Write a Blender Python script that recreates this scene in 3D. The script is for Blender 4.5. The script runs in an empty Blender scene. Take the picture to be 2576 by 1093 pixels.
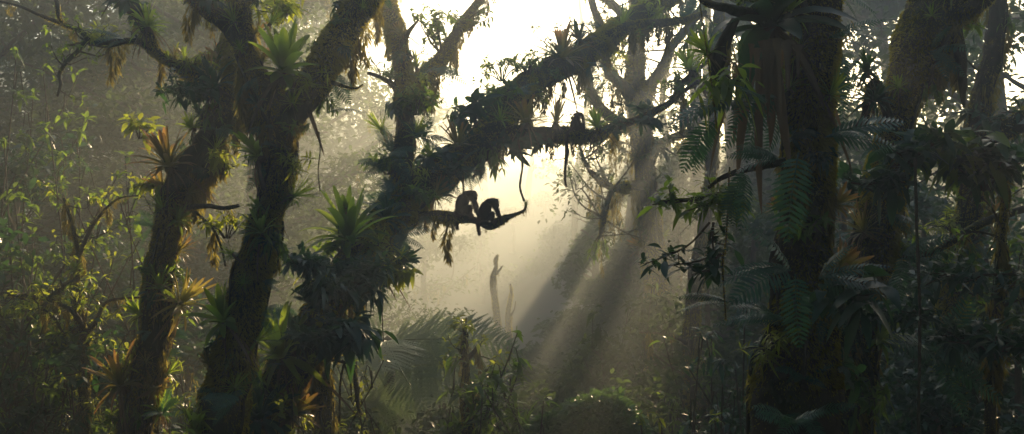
import bpy, math, random
import numpy as np
from mathutils import Vector, Matrix, Quaternion
R = math.radians
F = 2474.0; CX, CY, CZ = 1288.0, 546.5, 7.0       # focal length and centre in 2576-wide photo pixels, eye height
rng = np.random.default_rng(7); random.seed(7)
col = bpy.context.scene.collection
SUN = np.array([0.268, 1.0, 0.281]); SUN /= np.linalg.norm(SUN)
def W(u, v, Y): return np.array([(u-CX)/F*Y, Y, CZ-(v-CY)/F*Y])
def scr(p): return (CX+p[..., 0]/p[..., 1]*F, CY-(p[..., 2]-CZ)/p[..., 1]*F)
def nz(a): return a/np.maximum(np.linalg.norm(a, axis=-1, keepdims=True), 1e-9)
def sstep(x): x = np.clip(x, 0, 1); return x*x*(3-2*x)

# ---------------------------------------------------------------- noise
def _h(i, j, k, s):
    n = (i*374761393 + j*668265263 + k*2147483647 + s*1274126177) & 0xffffffff
    n = ((n ^ (n >> 13))*1274126177) & 0xffffffff
    return ((n ^ (n >> 16)) & 0xffff)/65535.0
def vnoise(p, f, s=0):
    q = p*f; i = np.floor(q).astype(np.int64); t = q-i; t = t*t*(3-2*t); o = 0
    for a in (0, 1):
        for b in (0, 1):
            for c in (0, 1):
                w = (t[..., 0] if a else 1-t[..., 0])*(t[..., 1] if b else 1-t[..., 1])*(t[..., 2] if c else 1-t[..., 2])
                o = o+w*_h(i[..., 0]+a, i[..., 1]+b, i[..., 2]+c, s)
    return o*2-1
def terrain(x, y):
    x = np.asarray(x, float); y = np.asarray(y, float)
    p = np.stack([x, y, np.zeros_like(x)], -1)
    return 0.35*vnoise(p, .16, 3)+.12*vnoise(p, .7, 4)+sstep((y-52)/54)*(13.2+1.2*vnoise(p,.03,11))+sstep((-x-14)/30)*2.5+sstep((x-16)/30)*2.0

# ---------------------------------------------------------------- mesh building
class Acc:
    def __init__(s): s.v = []; s.f = []; s.t = []; s.a = []; s.n = 0
    def add(s, V, Q, tint=.5, along=0.):
        V = np.asarray(V, float).reshape(-1, 3); Q = np.asarray(Q, np.int64).reshape(-1, 4)
        s.v.append(V); s.f.append(Q+s.n); s.n += len(V)
        s.t.append(np.broadcast_to(np.asarray(tint, float), (len(Q),)).copy())
        s.a.append(np.broadcast_to(np.asarray(along, float), (len(V),)).copy())
    def mesh(s, name, smooth=True):
        V = np.concatenate(s.v); Q = np.concatenate(s.f); me = bpy.data.meshes.new(name)
        me.vertices.add(len(V)); me.vertices.foreach_set('co', V.astype(np.float32).ravel())
        me.loops.add(len(Q)*4); me.loops.foreach_set('vertex_index', Q.astype(np.int32).ravel())
        me.polygons.add(len(Q)); me.polygons.foreach_set('loop_start', np.arange(0, len(Q)*4, 4, dtype=np.int32))
        me.polygons.foreach_set('use_smooth', np.full(len(Q), smooth))
        a = me.attributes.new('tint', 'FLOAT', 'FACE'); a.data.foreach_set('value', np.concatenate(s.t).astype(np.float32))
        a = me.attributes.new('along', 'FLOAT', 'POINT'); a.data.foreach_set('value', np.concatenate(s.a).astype(np.float32))
        me.update(calc_edges=True); return me
    def build(s, name, mat, parent=None, smooth=True, origin=None):
        if not s.v: return None
        if origin is not None: s.v = [v-np.asarray(origin) for v in s.v]
        me = s.mesh(name, smooth); me.materials.append(mat)
        return link(name, me, parent)
def link(name, me, parent=None):
    o = bpy.data.objects.new(name, me); col.objects.link(o)
    if parent is not None: o.parent = parent
    return o
def empty(name, loc=(0, 0, 0)):
    o = bpy.data.objects.new(name, None); o.empty_display_size = .2; col.objects.link(o); o.location = loc; return o
def tag(o, label, cat, group=None, kind=None):
    o['label'] = label
    if cat: o['category'] = cat
    if group: o['group'] = group
    if kind: o['kind'] = kind
    return o

LEAF = (np.array([0, .28, .65, 1.]), np.array([.08, 1, .8, .02]))
WIDE = (np.array([0, .1, .3, .55, .8, 1.]), np.array([.06, .35, .9, 1, .62, .02]))
STRAP = (np.array([0, .12, .3, .5, .68, .84, .95, 1.]), np.array([1.1, .9, .95, 1, .92, .7, .35, .03]))
PIN = (np.array([0, .5, 1.]), np.array([.9, .75, .05]))
BLADE = (np.array([0, .5, 1.]), np.array([.4, 1, .05]))
def leafset(acc, P, D, L, Wd, droop=0., fold=.3, shape=LEAF, roll=None, tint=None, flat=False, hint=None):
    """many leaves at once: positions, directions, lengths, half widths"""
    P = np.asarray(P, float).reshape(-1, 3); m = len(P)
    if m == 0: return
    D = nz(np.broadcast_to(np.asarray(D, float), (m, 3)))
    L = np.broadcast_to(np.asarray(L, float), (m,)); Wd = np.broadcast_to(np.asarray(Wd, float), (m,)); droop = np.broadcast_to(np.asarray(droop, float), (m,))
    up = np.array([0, 0, 1.]) if hint is None else hint
    sd = np.cross(D, np.broadcast_to(up, (m, 3))); bad = np.linalg.norm(sd, axis=1) < 1e-3; sd[bad] = [1, 0, 0]; sd = nz(sd); nr = np.cross(sd, D)
    if roll is not None:
        r = np.broadcast_to(np.asarray(roll, float), (m,))[:, None]
        sd, nr = sd*np.cos(r)+nr*np.sin(r), nr*np.cos(r)-sd*np.sin(r)
    S, pr = shape; K = len(S)
    c = P[:, None]+D[:, None]*(L[:, None]*S)[..., None]
    c = c-np.array([0, 0, 1.])*((L*droop)[:, None]*S**2)[..., None]
    if flat:
        w = np.array([-1., 1.]); 
    else: w = np.array([-1., 0, 1.])
    nw = len(w)
    V = c[:, :, None]+sd[:, None, None]*(w[None, None]*(Wd[:, None]*pr)[..., None])[..., None]+nr[:, None, None]*(abs(w)[None, None]*(Wd[:, None]*pr*fold)[..., None])[..., None]
    k = np.arange(K-1)[:, None]; j = np.arange(nw-1)[None]; b = (k*nw+j).ravel()
    q = np.stack([b, b+1, b+nw+1, b+nw], 1)
    Q = (np.arange(m)*K*nw)[:, None, None]+q[None]
    if tint is None: tint = rng.random(m)
    acc.add(V, Q, np.repeat(np.broadcast_to(tint, (m,)), len(q)), np.tile(np.repeat(S, nw), m))
def catmull(P, n):
    P = np.asarray(P, float); P = np.vstack([2*P[0]-P[1], P, 2*P[-1]-P[-2]]); out = []
    seg = len(P)-3; ts = np.linspace(0, seg, n)
    i = np.minimum(ts.astype(int), seg-1); t = (ts-i)[:, None]
    a, b, c, d = P[i], P[i+1], P[i+2], P[i+3]
    return .5*((2*b)+(c-a)*t+(2*a-5*b+4*c-d)*t*t+(3*b-a-3*c+d)*t**3)
def tube(acc, pts, rad, step=.08, ns=12, amp=.12, seed=0, wob=0., cap=True, tint=.5):
    """gnarled tube through pts; returns ring grid, centres, radii"""
    pts = np.asarray(pts, float); rad = np.asarray(rad, float)
    ln = np.linalg.norm(np.diff(pts, axis=0), axis=1).sum(); n = max(4, int(ln/step)+1)
    A = catmull(np.hstack([pts, rad[:, None]]), n); C = A[:, :3]; r = np.maximum(A[:, 3], .001)
    if wob: C = C+np.stack([vnoise(C, .9, seed+1), vnoise(C, .9, seed+2), vnoise(C, .9, seed+3)], 1)*wob
    T = nz(np.gradient(C, axis=0)); N = np.empty_like(T)
    u = np.cross(T[0], [0.3, 0.9, .2]); u = u/np.linalg.norm(u)
    for i in range(n):
        u = u-T[i]*u.dot(T[i]); u = u/max(1e-9, np.linalg.norm(u)); N[i] = u
    B = np.cross(T, N); th = np.linspace(0, 2*math.pi, ns, endpoint=False)
    dirs = N[:, None]*np.cos(th)[None, :, None]+B[:, None]*np.sin(th)[None, :, None]
    V = C[:, None]+dirs*r[:, None, None]
    if amp:
        s = 1/max(.02, float(r.mean()))
        d = amp*(1.0*vnoise(V, .7*s, seed)+.55*vnoise(V, 2.2*s, seed+9)+.35*vnoise(V, 5*s, seed+5))
        V = V+dirs*(d*r[:, None])[..., None]
    if cap: V = np.concatenate([V, np.broadcast_to(C[-1]+T[-1]*r[-1]*.6, (1, ns, 3))]); n1 = n+1
    else: n1 = n
    i = np.arange(n1-1)[:, None]; j = np.arange(ns)[None]
    Q = np.stack([i*ns+j, i*ns+(j+1) % ns, (i+1)*ns+(j+1) % ns, (i+1)*ns+j], -1)
    acc.add(V, Q, tint, 0.)
    return dict(V=V[:n], D=dirs, C=C, r=r)

# ---------------------------------------------------------------- materials
def ramp(nt, c1, c2, fac):
    r = nt.nodes.new('ShaderNodeMix'); r.data_type = 'RGBA'
    r.inputs[6].default_value = (*c1, 1); r.inputs[7].default_value = (*c2, 1); nt.links.new(fac, r.inputs[0]); return r.outputs[2]
def leafmat(name, c1, c2, tc, trans=.4, rough=.38, spec=.5, tip=None, spots=None):
    m = bpy.data.materials.new(name); m.use_nodes = True; nt = m.node_tree; N = nt.nodes; N.clear(); Lk = nt.links.new
    out = N.new('ShaderNodeOutputMaterial'); at = N.new('ShaderNodeAttribute'); at.attribute_name = 'tint'
    tcn = N.new('ShaderNodeNewGeometry'); nz_ = N.new('ShaderNodeTexNoise'); nz_.inputs['Scale'].default_value = 1.7; nz_.inputs['Detail'].default_value = 3; Lk(tcn.outputs['Position'], nz_.inputs['Vector'])
    ad = N.new('ShaderNodeMath'); ad.operation = 'MULTIPLY_ADD'; Lk(at.outputs['Fac'], ad.inputs[0]); ad.inputs[1].default_value = .8; 
    sb = N.new('ShaderNodeMath'); sb.operation = 'MULTIPLY_ADD'; Lk(nz_.outputs['Fac'], sb.inputs[0]); sb.inputs[1].default_value = 1.2; sb.inputs[2].default_value = -.5
    Lk(sb.outputs[0], ad.inputs[2]); ad.use_clamp = True
    c = ramp(nt, c1, c2, ad.outputs[0])
    if tip:
        al = N.new('ShaderNodeAttribute'); al.attribute_name = 'along'
        mr = N.new('ShaderNodeMapRange'); Lk(al.outputs['Fac'], mr.inputs[0]); mr.inputs[1].default_value = .35; mr.inputs[2].default_value = 1.
        mx = N.new('ShaderNodeMix'); mx.data_type = 'RGBA'; Lk(mr.outputs[0], mx.inputs[0]); Lk(c, mx.inputs[6]); mx.inputs[7].default_value = (*tip, 1); c = mx.outputs[2]
    p = N.new('ShaderNodeBsdfPrincipled'); Lk(c, p.inputs['Base Color']); p.inputs['Roughness'].default_value = rough; p.inputs['Specular IOR Level'].default_value = spec
    if trans > 0:
        tr = N.new('ShaderNodeBsdfTranslucent'); mt = N.new('ShaderNodeMix'); mt.data_type = 'RGBA'; mt.blend_type = 'MULTIPLY'; mt.inputs[0].default_value = 1.
        hs = N.new('ShaderNodeVectorMath'); hs.operation = 'SCALE'; Lk(c, hs.inputs[0]); hs.inputs['Scale'].default_value = 1.
        ac = ramp(nt, tuple(x*.55 for x in tc), tc, at.outputs['Fac']); Lk(ac, tr.inputs['Color'])
        if tip:
            mx2 = N.new('ShaderNodeMix'); mx2.data_type = 'RGBA'; Lk(mr.outputs[0], mx2.inputs[0]); Lk(ac, mx2.inputs[6]); mx2.inputs[7].default_value = (*[min(.5, x*3) for x in tip], 1); Lk(mx2.outputs[2], tr.inputs['Color'])
        ms = N.new('ShaderNodeMixShader'); ms.inputs[0].default_value = trans; Lk(p.outputs[0], ms.inputs[1]); Lk(tr.outputs[0], ms.inputs[2]); Lk(ms.outputs[0], out.inputs[0])
    else: Lk(p.outputs[0], out.inputs[0])
    return m
def barkmat(name, c1, c2, c3, scale=6., moss=.5, bump=.6):
    m = bpy.data.materials.new(name); m.use_nodes = True; nt = m.node_tree; N = nt.nodes; N.clear(); Lk = nt.links.new
    out = N.new('ShaderNodeOutputMaterial'); g = N.new('ShaderNodeNewGeometry')
    mp = N.new('ShaderNodeMapping'); mp.inputs['Scale'].default_value = (1, 1, .35); Lk(g.outputs['Position'], mp.inputs[0])
    n1 = N.new('ShaderNodeTexNoise'); n1.inputs['Scale'].default_value = scale*3; n1.inputs['Detail'].default_value = 8; n1.inputs['Roughness'].default_value = .7; Lk(mp.outputs[0], n1.inputs['Vector'])
    n2 = N.new('ShaderNodeTexNoise'); n2.inputs['Scale'].default_value = scale*.45; n2.inputs['Detail'].default_value = 6; n2.inputs['Roughness'].default_value = .65; Lk(g.outputs['Position'], n2.inputs['Vector'])
    v = N.new('ShaderNodeTexVoronoi'); v.inputs['Scale'].default_value = scale*2; v.feature = 'DISTANCE_TO_EDGE'; Lk(mp.outputs[0], v.inputs['Vector'])
    r1 = N.new('ShaderNodeMapRange'); Lk(n1.outputs['Fac'], r1.inputs[0]); r1.inputs[1].default_value = .3; r1.inputs[2].default_value = .7
    c = ramp(nt, c1, c2, r1.outputs[0])
    r2 = N.new('ShaderNodeMapRange'); Lk(n2.outputs['Fac'], r2.inputs[0]); r2.inputs[1].default_value = .62-moss*.35; r2.inputs[2].default_value = .75-moss*.35
    mx = N.new('ShaderNodeMix'); mx.data_type = 'RGBA'; Lk(r2.outputs[0], mx.inputs[0]); Lk(c, mx.inputs[6]); mx.inputs[7].default_value = (*c3, 1)
    b = N.new('ShaderNodeBump'); b.inputs['Strength'].default_value = bump; b.inputs['Distance'].default_value = .03
    ad = N.new('ShaderNodeMath'); ad.operation = 'ADD'; Lk(n1.outputs['Fac'], ad.inputs[0]); Lk(v.outputs['Distance'], ad.inputs[1]); Lk(ad.outputs[0], b.inputs['Height'])
    p = N.new('ShaderNodeBsdfPrincipled'); Lk(mx.outputs[2], p.inputs['Base Color']); p.inputs['Roughness'].default_value = .8; p.inputs['Specular IOR Level'].default_value = .3; Lk(b.outputs[0], p.inputs['Normal'])
    Lk(p.outputs[0], out.inputs[0]); return m
M = dict(
    bark=barkmat('mossy bark', (.022, .017, .011), (.07, .052, .03), (.022, .034, .010)),
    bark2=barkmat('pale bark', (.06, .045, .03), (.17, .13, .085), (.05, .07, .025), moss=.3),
    moss=leafmat('green moss', (.022, .040, .008), (.075, .09, .014), (.62, .54, .05), .58, .8, .15),
    beard=leafmat('hanging moss', (.03, .035, .01), (.09, .085, .022), (.5, .42, .08), .5, .85, .1),
    broad=leafmat('broad leaf', (.018, .065, .022), (.045, .12, .03), (.34, .52, .04), .55, .32, .4),
    lime=leafmat('young leaf', (.05, .10, .02), (.10, .17, .03), (.62, .70, .06), .64, .33, .5),
    dark=leafmat('deep green leaf', (.008, .042, .028), (.02, .075, .04), (.10, .26, .05), .28, .38, .35),
    far=leafmat('canopy leaf', (.025, .05, .02), (.06, .085, .03), (.20, .30, .07), .4, .7, .15),
    fern=leafmat('fern green', (.012, .065, .045), (.03, .12, .08), (.14, .38, .11), .3, .33, .5),
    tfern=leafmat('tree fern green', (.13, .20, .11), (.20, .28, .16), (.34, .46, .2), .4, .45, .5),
    brom=leafmat('strap leaf green', (.03, .085, .025), (.07, .15, .035), (.50, .68, .06), .6, .3, .45),
    bromred=leafmat('strap leaf reddish', (.04, .08, .02), (.08, .11, .03), (.45, .38, .06), .5, .3, .6, tip=(.14, .07, .025)),
    bromyel=leafmat('strap leaf yellow', (.08, .11, .02), (.16, .16, .03), (.55, .50, .07), .5, .3, .6, tip=(.2, .12, .03)),
    bush=leafmat('bush leaf', (.07, .15, .05), (.12, .2, .07), (.22, .40, .08), .4, .4, .4),
    dead=leafmat('withered leaf', (.10, .07, .045), (.22, .16, .10), (.3, .2, .1), .25, .7, .2),
    spike=leafmat('flower bract', (.2, .07, .02), (.32, .14, .04), (.5, .2, .05), .3, .5, .3),
    fur=leafmat('dark fur', (.015, .011, .008), (.035, .025, .016), (.34, .22, .12), .4, .6, .3),
    twig=barkmat('twig', (.05, .04, .025), (.12, .09, .05), (.05, .06, .02), 12, .4),
    soil=barkmat('leaf litter', (.035, .03, .018), (.08, .06, .035), (.03, .05, .018), 2., .5),
)

# ---------------------------------------------------------------- gaps in the far canopy that let the sun through
LIT = []                                                             # (point, radius): lines towards the sun kept free of far leaves
def keep(P):
    k = np.ones(len(P), bool); w = vnoise(P, .9, 77)*.3
    for p0, r in LIT:
        d = P-p0; t = d@SUN; dist = np.linalg.norm(d-t[:, None]*SUN, axis=1)
        k &= ~((dist < r*(1+w)+.2) & (t > 2.0))
    u, v = scr(P); x9 = 1950+(u-1950)*1050/np.maximum(v+150, 60)+w*40     # long clefts in the far canopy through which the shafts fall
    far = (P[:, 1] > 19) & (P[:, 1] < 48) & (v < 700) & (u > 1150)
    jit = rng.normal(0, 11, len(P))
    for c, hw in ((1372, 42), (1672, 36), (1566, 20), (1172, 92), (1470, 7), (1770, 14)): k &= ~(far & (abs(x9+jit-c) < hw))
    k &= ~((P[:, 1] > 19) & (v < 700) & (u > 1100) & (x9+jit*2 < 1110) & (rng.random(len(P)) < .6))
    return k

# ---------------------------------------------------------------- moss
def moss_on(grids, parent, n, L=.05, name='moss', mat=None, patch=True, top=.0, sd=0):
    acc = Acc(); wts = [g['r'].sum()*len(g['C'])/max(1, len(g['C'])) for g in grids]; tot = sum(wts)
    for g, w in zip(grids, wts):
        m = int(n*w/tot*3.8); nr, ns = g['V'].shape[:2]
        i = rng.integers(0, nr-1, m); j = rng.integers(0, ns, m); a = rng.random(m)[:, None]; b = rng.random(m)[:, None]
        j2 = (j+1) % ns; V = g['V']; D = g['D']
        P = (V[i, j]*(1-a)+V[i+1, j]*a)*(1-b)+(V[i, j2]*(1-a)+V[i+1, j2]*a)*b
        Nn = nz(D[i, j]*(1-b)+D[i, j2]*b)
        q = vnoise(P, 2.3, 31+sd)+.5*vnoise(P, 6, 32)+.9*np.minimum(vnoise(P, .9, 33)+.1, .25); rr_ = np.clip(g['r'][i]/.09, .35, 1)
        ok = (q+Nn[:, 2]*.35+top > rng.random(m)*1.3-.75) if patch else np.ones(m, bool)
        P, Nn, q = P[ok], Nn[ok], q[ok]; m = len(P)
        dd = nz(Nn*(.9+.5*q[:, None])+rng.normal(0, .45, (m, 3))-np.array([0, 0, .45]))
        ll = L*.55*(.5+rng.random(m))*(1+.9*np.clip(q, 0, 1))*rr_[ok]
        leafset(acc, P-Nn*L*.15, dd, ll, ll*.16, .3, .2, BLADE, roll=rng.random(m)*6, flat=True, tint=np.clip(.5+.4*q+rng.normal(0, .2, m), 0, 1))
    return acc.build(name, mat or M['moss'], parent)
def beard(acc, P, L, rad, n):
    """a shaggy tuft hanging down from P"""
    s = rng.random(n)**.8; lean = rng.normal(0, .06, 2)
    rr = rad*(1-s*.8)*np.sqrt(rng.random(n)); th = rng.random(n)*6.283
    k1, k2 = rng.random(2)*6
    pos = np.stack([P[0]+rr*np.cos(th)+lean[0]*L*s+np.sin(s*5+k1)*rad*.35, P[1]+rr*np.sin(th)+lean[1]*L*s, P[2]-s*L], 1)
    d = np.stack([np.cos(th)*.35, np.sin(th)*.35, -np.ones(n)], 1)+rng.normal(0, .28, (n, 3))
    ll = (.18+.22*rng.random(n))*min(L, .45)*(1-.4*s)
    leafset(acc, pos, d, ll, np.minimum(.011, ll*.1), .2, .2, BLADE, roll=th, flat=True)
def beards_under(grids, parent, n, Lr=(.08, .45), den=220, name='hanging_moss', rad=.05, mat=None):
    acc = Acc(); wts = np.array([g['r'].sum() for g in grids]); ks = rng.choice(len(grids), n, p=wts/wts.sum())
    for k in ks:
        g = grids[k]; nr, ns = g['V'].shape[:2]
        for _ in range(12):
            i = rng.integers(1, nr-1); j = rng.integers(0, ns)
            if g['D'][i, j, 2] < -.35: break
        uu, vv = scr(g['V'][i, j])
        if 1138 < uu < 1250 and 500 < vv < 560 and g['V'][i, j][1] < 13.15: continue
        if 1080 < uu < 1235 and 380 < vv < 520: continue
        L = Lr[0]+(Lr[1]-Lr[0])*rng.random()**2.2
        beard(acc, g['V'][i, j]+[0, 0, .03], L, rad*(.5+rng.random()), int(den*(.25+L)))
    return acc.build(name, mat or M['beard'], parent)

# ---------------------------------------------------------------- near trees, drawn as limbs
NEAR = {}
def limb_pts(spec): return np.array([W(u, v, Y) for u, v, Y, r in spec]), np.array([r*Y/F for u, v, Y, r in spec])
def big_tree(key, label, trunk, branches, ground=True, mossn=15000, mossL=.05, beards=60, bmat='bark', ns=26, step=.045, group='big mossy trees', beardL=(.08, .45), mtop=0., bden=220):
    root = empty('mossy_tree'); tag(root, label, 'tree', group)
    P, r = limb_pts(trunk); r = r*.86
    if ground:
        g = P[0].copy(); z0 = float(terrain(g[0], g[1]))
        d = P[0]-P[1]; g = g+np.array([d[0]*.25, d[1]*.2, 0]); mid = (P[0]+g)/2; g[2] = z0-.4; mid[2] = (P[0][2]+g[2])/2
        P = np.vstack([g, mid, P]); r = np.r_[r[0]*1.9, r[0]*1.2, r]
    root.location = P[0]; o = P[0]; grids = []
    a = Acc(); g = tube(a, P, r, step, ns, .2, sum(map(ord, key)) % 50); grids.append(g); a.build('trunk', M[bmat], root, origin=o)
    for k, b in enumerate(branches):
        Pb, rb = limb_pts(b); rb = rb*.88; a = Acc(); g = tube(a, Pb, rb, step*.8, max(10, int(ns*.6)), .14, 20+k, wob=.03); grids.append(g); a.build('branch', M[bmat], root, origin=o)
    NEAR[key] = grids
    a = Acc(); V = grids[0]['V']; nr, nsn = V.shape[:2]                 # climbing roots that creep up the bark
    for k in range(9):
        i0 = int(rng.integers(0, max(1, int(nr*.6)))); i1 = min(nr-1, i0+int(nr*(.2+.35*rng.random()))); j = rng.random()*nsn; dj = rng.normal(0, .05); ii = np.arange(i0, i1, 5)
        if len(ii) < 4: continue
        jj = (j+dj*(ii-i0)+np.sin(ii*.05+k)*1.6).astype(int) % nsn; pp = V[ii, jj]+grids[0]['D'][ii, jj]*(.006+.012*rng.random()); tube(a, pp, np.full(len(pp), float(r.mean())*(.045+.07*rng.random())), step, 6, .15, k)
    a.build('climbing_root', M[bmat], root, origin=o)
    mo = moss_on(grids, root, mossn, mossL, top=mtop); 
    if mo: mo.location = -Vector(o)
    if beards:
        hb = beards_under(grids, root, beards, beardL, bden)
        if hb: hb.location = -Vector(o)
    return root
def anchor(key, u, v, front=.5):
    best = None
    for g in NEAR[key]:
        U, V = scr(g['C']); d = (U-u)**2+(V-v)**2; i = int(d.argmin())
        if best is None or d[i] < best[0]: best = (d[i], g['C'][i], g['r'][i])
    Y = best[1][1]-best[2]*front
    return W(u, v, Y)

# ---------------------------------------------------------------- bromeliads
def brom_proto(kind, n, seed, mat, wide=.055, spike=False, dead=8, droopy=.5):
    """unit rosette: leaves about 1 long, axis +Z, base at origin"""
    r = np.random.default_rng(seed); t = (np.arange(n)+.5)/n; az = np.arange(n)*2.39996+r.normal(0, .2, n)
    ang = R(8)+t*R(78)+r.normal(0, R(7), n); D = np.stack([np.cos(az)*np.sin(ang), np.sin(az)*np.sin(ang), np.cos(ang)], 1)
    L = (.62+.5*np.sin(np.clip(t*1.2+.15, 0, 1)*math.pi)*.9)*(.8+.35*r.random(n)); L = np.clip(L, .45, 1.15)
    P = np.stack([np.cos(az)*.03, np.sin(az)*.03, .07*(1-t)], 1)
    a = Acc(); leafset(a, P, D, L, wide*(.75+.5*r.random(n)), droopy*(.3+t)*(.6+.8*r.random(n)), .45, STRAP, tint=r.random(n), roll=r.normal(0, .12, n)); me = {'leaf_rosette': (a.mesh('leaf_rosette'), mat)}
    # swollen base of old leaf sheaths
    if dead:
        a = Acc(); az = r.random(dead)*6.283; an = R(100)+r.random(dead)*R(35)
        D = np.stack([np.cos(az)*np.sin(an), np.sin(az)*np.sin(an), np.cos(an)], 1)
        leafset(a, D*.04-[0, 0, .03], D*[1, 1, 1], .3+.55*r.random(dead), wide*.55, 1.1, .9, STRAP, tint=r.random(dead), roll=r.normal(0, .6, dead))
        tube(a, [[0, 0, -.16], [0, 0, -.05], [0, 0, .05]], [.07, .1, .06], .03, 10, .2)
        me['dead_leaves'] = (a.mesh('dead_leaves'), M['dead'])
    if spike:
        a = Acc(); k = 46; s = np.linspace(0, 1, k); az = np.arange(k)*2.4
        D = np.stack([np.cos(az)*(1.1-s*.7), np.sin(az)*(1.1-s*.7), .5+s], 1)
        leafset(a, np.stack([0*s, 0*s, .22+s*.32], 1), D, .17*(1-s*.4), .028, .1, .4, LEAF)
        tube(a, [[0, 0, 0], [.01, 0, .25], [0, .01, .5]], [.016, .014, .01], .05, 6, 0)
        me['flower_spike'] = (a.mesh('flower_spike'), M['spike'])
    for m_, mt in me.values(): m_.materials.append(mt)
    return me
BP = dict(
    green=brom_proto('g', 34, 1, M['brom'], .052, False, 9), greenspike=brom_proto('g', 38, 2, M['brom'], .055, True, 10),
    wide=brom_proto('g', 26, 3, M['brom'], .085, True, 12, .35), wide2=brom_proto('g', 24, 4, M['brom'], .078, False, 12, .45),
    red=brom_proto('g', 40, 5, M['bromred'], .05, False, 10, .45), red2=brom_proto('g', 26, 6, M['bromred'], .055, False, 8, .3),
    yellow=brom_proto('g', 44, 7, M['bromyel'], .036, False, 12, .55), dark=brom_proto('g', 34, 8, M['dark'], .055, False, 10, .6),
    thin=brom_proto('g', 46, 9, M['brom'], .02, False, 10, .3), thinr=brom_proto('g', 46, 10, M['bromred'], .022, False, 8, .35),
    small=brom_proto('g', 22, 11, M['brom'], .045, False, 4, .3), huge=brom_proto('g', 22, 12, M['dark'], .095, False, 16, .5))
BROMS = []
def brom(key, u, v, Rpx, kind, label, tilt=(0, 0), front=.95, Y=None, group='bromeliads growing on the mossy trees', spin=None):
    p = anchor(key, u, v, front) if Y is None else W(u, v, Y)
    e = empty('bromeliad', p); tag(e, label, 'bromeliad', group); s = 1.3*Rpx*p[1]/F; e.scale = (s, s, s)
    e.rotation_euler = (R(tilt[1]), R(tilt[0]), 0)
    z = Matrix.Rotation(rng.random()*6.28 if spin is None else spin, 4, 'Z')
    for nm, (me, mt) in BP[kind].items():
        o = link(nm, me, e); o.matrix_local = z
    BROMS.append(e); return e

# ---------------------------------------------------------------- fern fronds
def frond_mesh(seed, n=26, wl=.26, droop=.45, pw=.02, bip=False):
    r = np.random.default_rng(seed); s = (np.arange(n)+1.5)/(n+1.5)
    cen = lambda s: np.stack([0.05*np.sin(s*2.5), s, -droop*s*s+.06*s], 1)
    C = cen(s); T = nz(np.stack([.125*np.cos(s*2.5), np.ones(n), -2*droop*s+.06], 1)); N = nz(np.cross([1., 0, 0], T)); a = Acc()
    pl = wl*np.sin(np.clip(s*.9+.12, 0, 1)*math.pi)**.75*(.93+.12*r.random(n))
    for sg in (-1, 1):
        D = nz(np.array([sg, 0, 0.])*.92+T*(.30+.25*s[:, None])+N*.05+r.normal(0, .05, (n, 3)))
        if not bip:
            leafset(a, C, D, pl, pw*(.7+.5*pl/wl), .22, .25, PIN if False else BLADE, hint=N, tint=np.clip(.5+r.normal(0, .2, n), 0, 1))
        else:
            leafset(a, C, D, pl, .011, .3, .1, BLADE, hint=N, tint=.4)
            for k in range(n):
                m = max(4, int(pl[k]/wl*20)); q = (np.arange(m)+.7)/m; PP = C[k]+D[k]*(pl[k]*q)[:, None]-np.array([0, 0, 1])*(pl[k]*.3*q*q)[:, None]
                t2 = nz(D[k]-np.array([0, 0, .6])*q[:, None]); 
                for s2 in (-1, 1):
                    sd = nz(np.cross(t2, N[k]))*s2
                    leafset(a, PP, sd+t2*.5, .03*(1.1-q)**.5*(pl[k]/wl)**.4, .0055, .1, .2, PIN, hint=N[k], tint=np.clip(.5+r.normal(0, .2, m), 0, 1), flat=True)
    tube(a, cen(np.linspace(0, 1, 7)), np.linspace(.009, .002, 7), .08, 5, 0)
    return a.mesh('frond')
FRONDS = [frond_mesh(s, *p) for s, p in ((1, (19, .20, .35, .0165)), (2, (17, .24, .55, .019)), (3, (24, .17, .75, .013)), (4, (16, .27, .4, .021)))]
BIPS = [frond_mesh(s, 23, .38, d, .02, True) for s, d in ((5, .3), (6, .42))]
for f in FRONDS: f.materials.append(M['fern'])
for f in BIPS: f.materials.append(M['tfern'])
def place_frond(parent, D, L, mesh, roll=0, face=(0, -.55, .85)):
    o = link('frond', mesh, parent); y = Vector(D).normalized(); up = Vector(face); z = up-y*up.dot(y)
    if z.length < .15: z = Vector((0, -1, 0))-y*(-y.y)
    z.normalize(); x = y.cross(z)
    q = Matrix((x, y, z)).transposed().to_quaternion() @ Quaternion((0, 1, 0), roll); o.rotation_mode = 'QUATERNION'; o.rotation_quaternion = q; o.scale = (L, L, L)
    return o
def fern(p, L, n, label, mean=(0, -.3, .5), spread=.9, kinds=(0, 1, 2, 3), group='ferns', bip=False, name='fern'):
    e = empty(name, p); tag(e, label, 'fern', group)
    for k in range(n):
        az = k*2.4+rng.random()*.5; d = np.array(mean)+spread*np.array([math.cos(az), math.sin(az), .25*rng.normal()])
        place_frond(e, d, L*(.75+.4*rng.random()), (BIPS if bip else FRONDS)[int(rng.choice(kinds))], rng.normal(0, .15))
    return e

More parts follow.
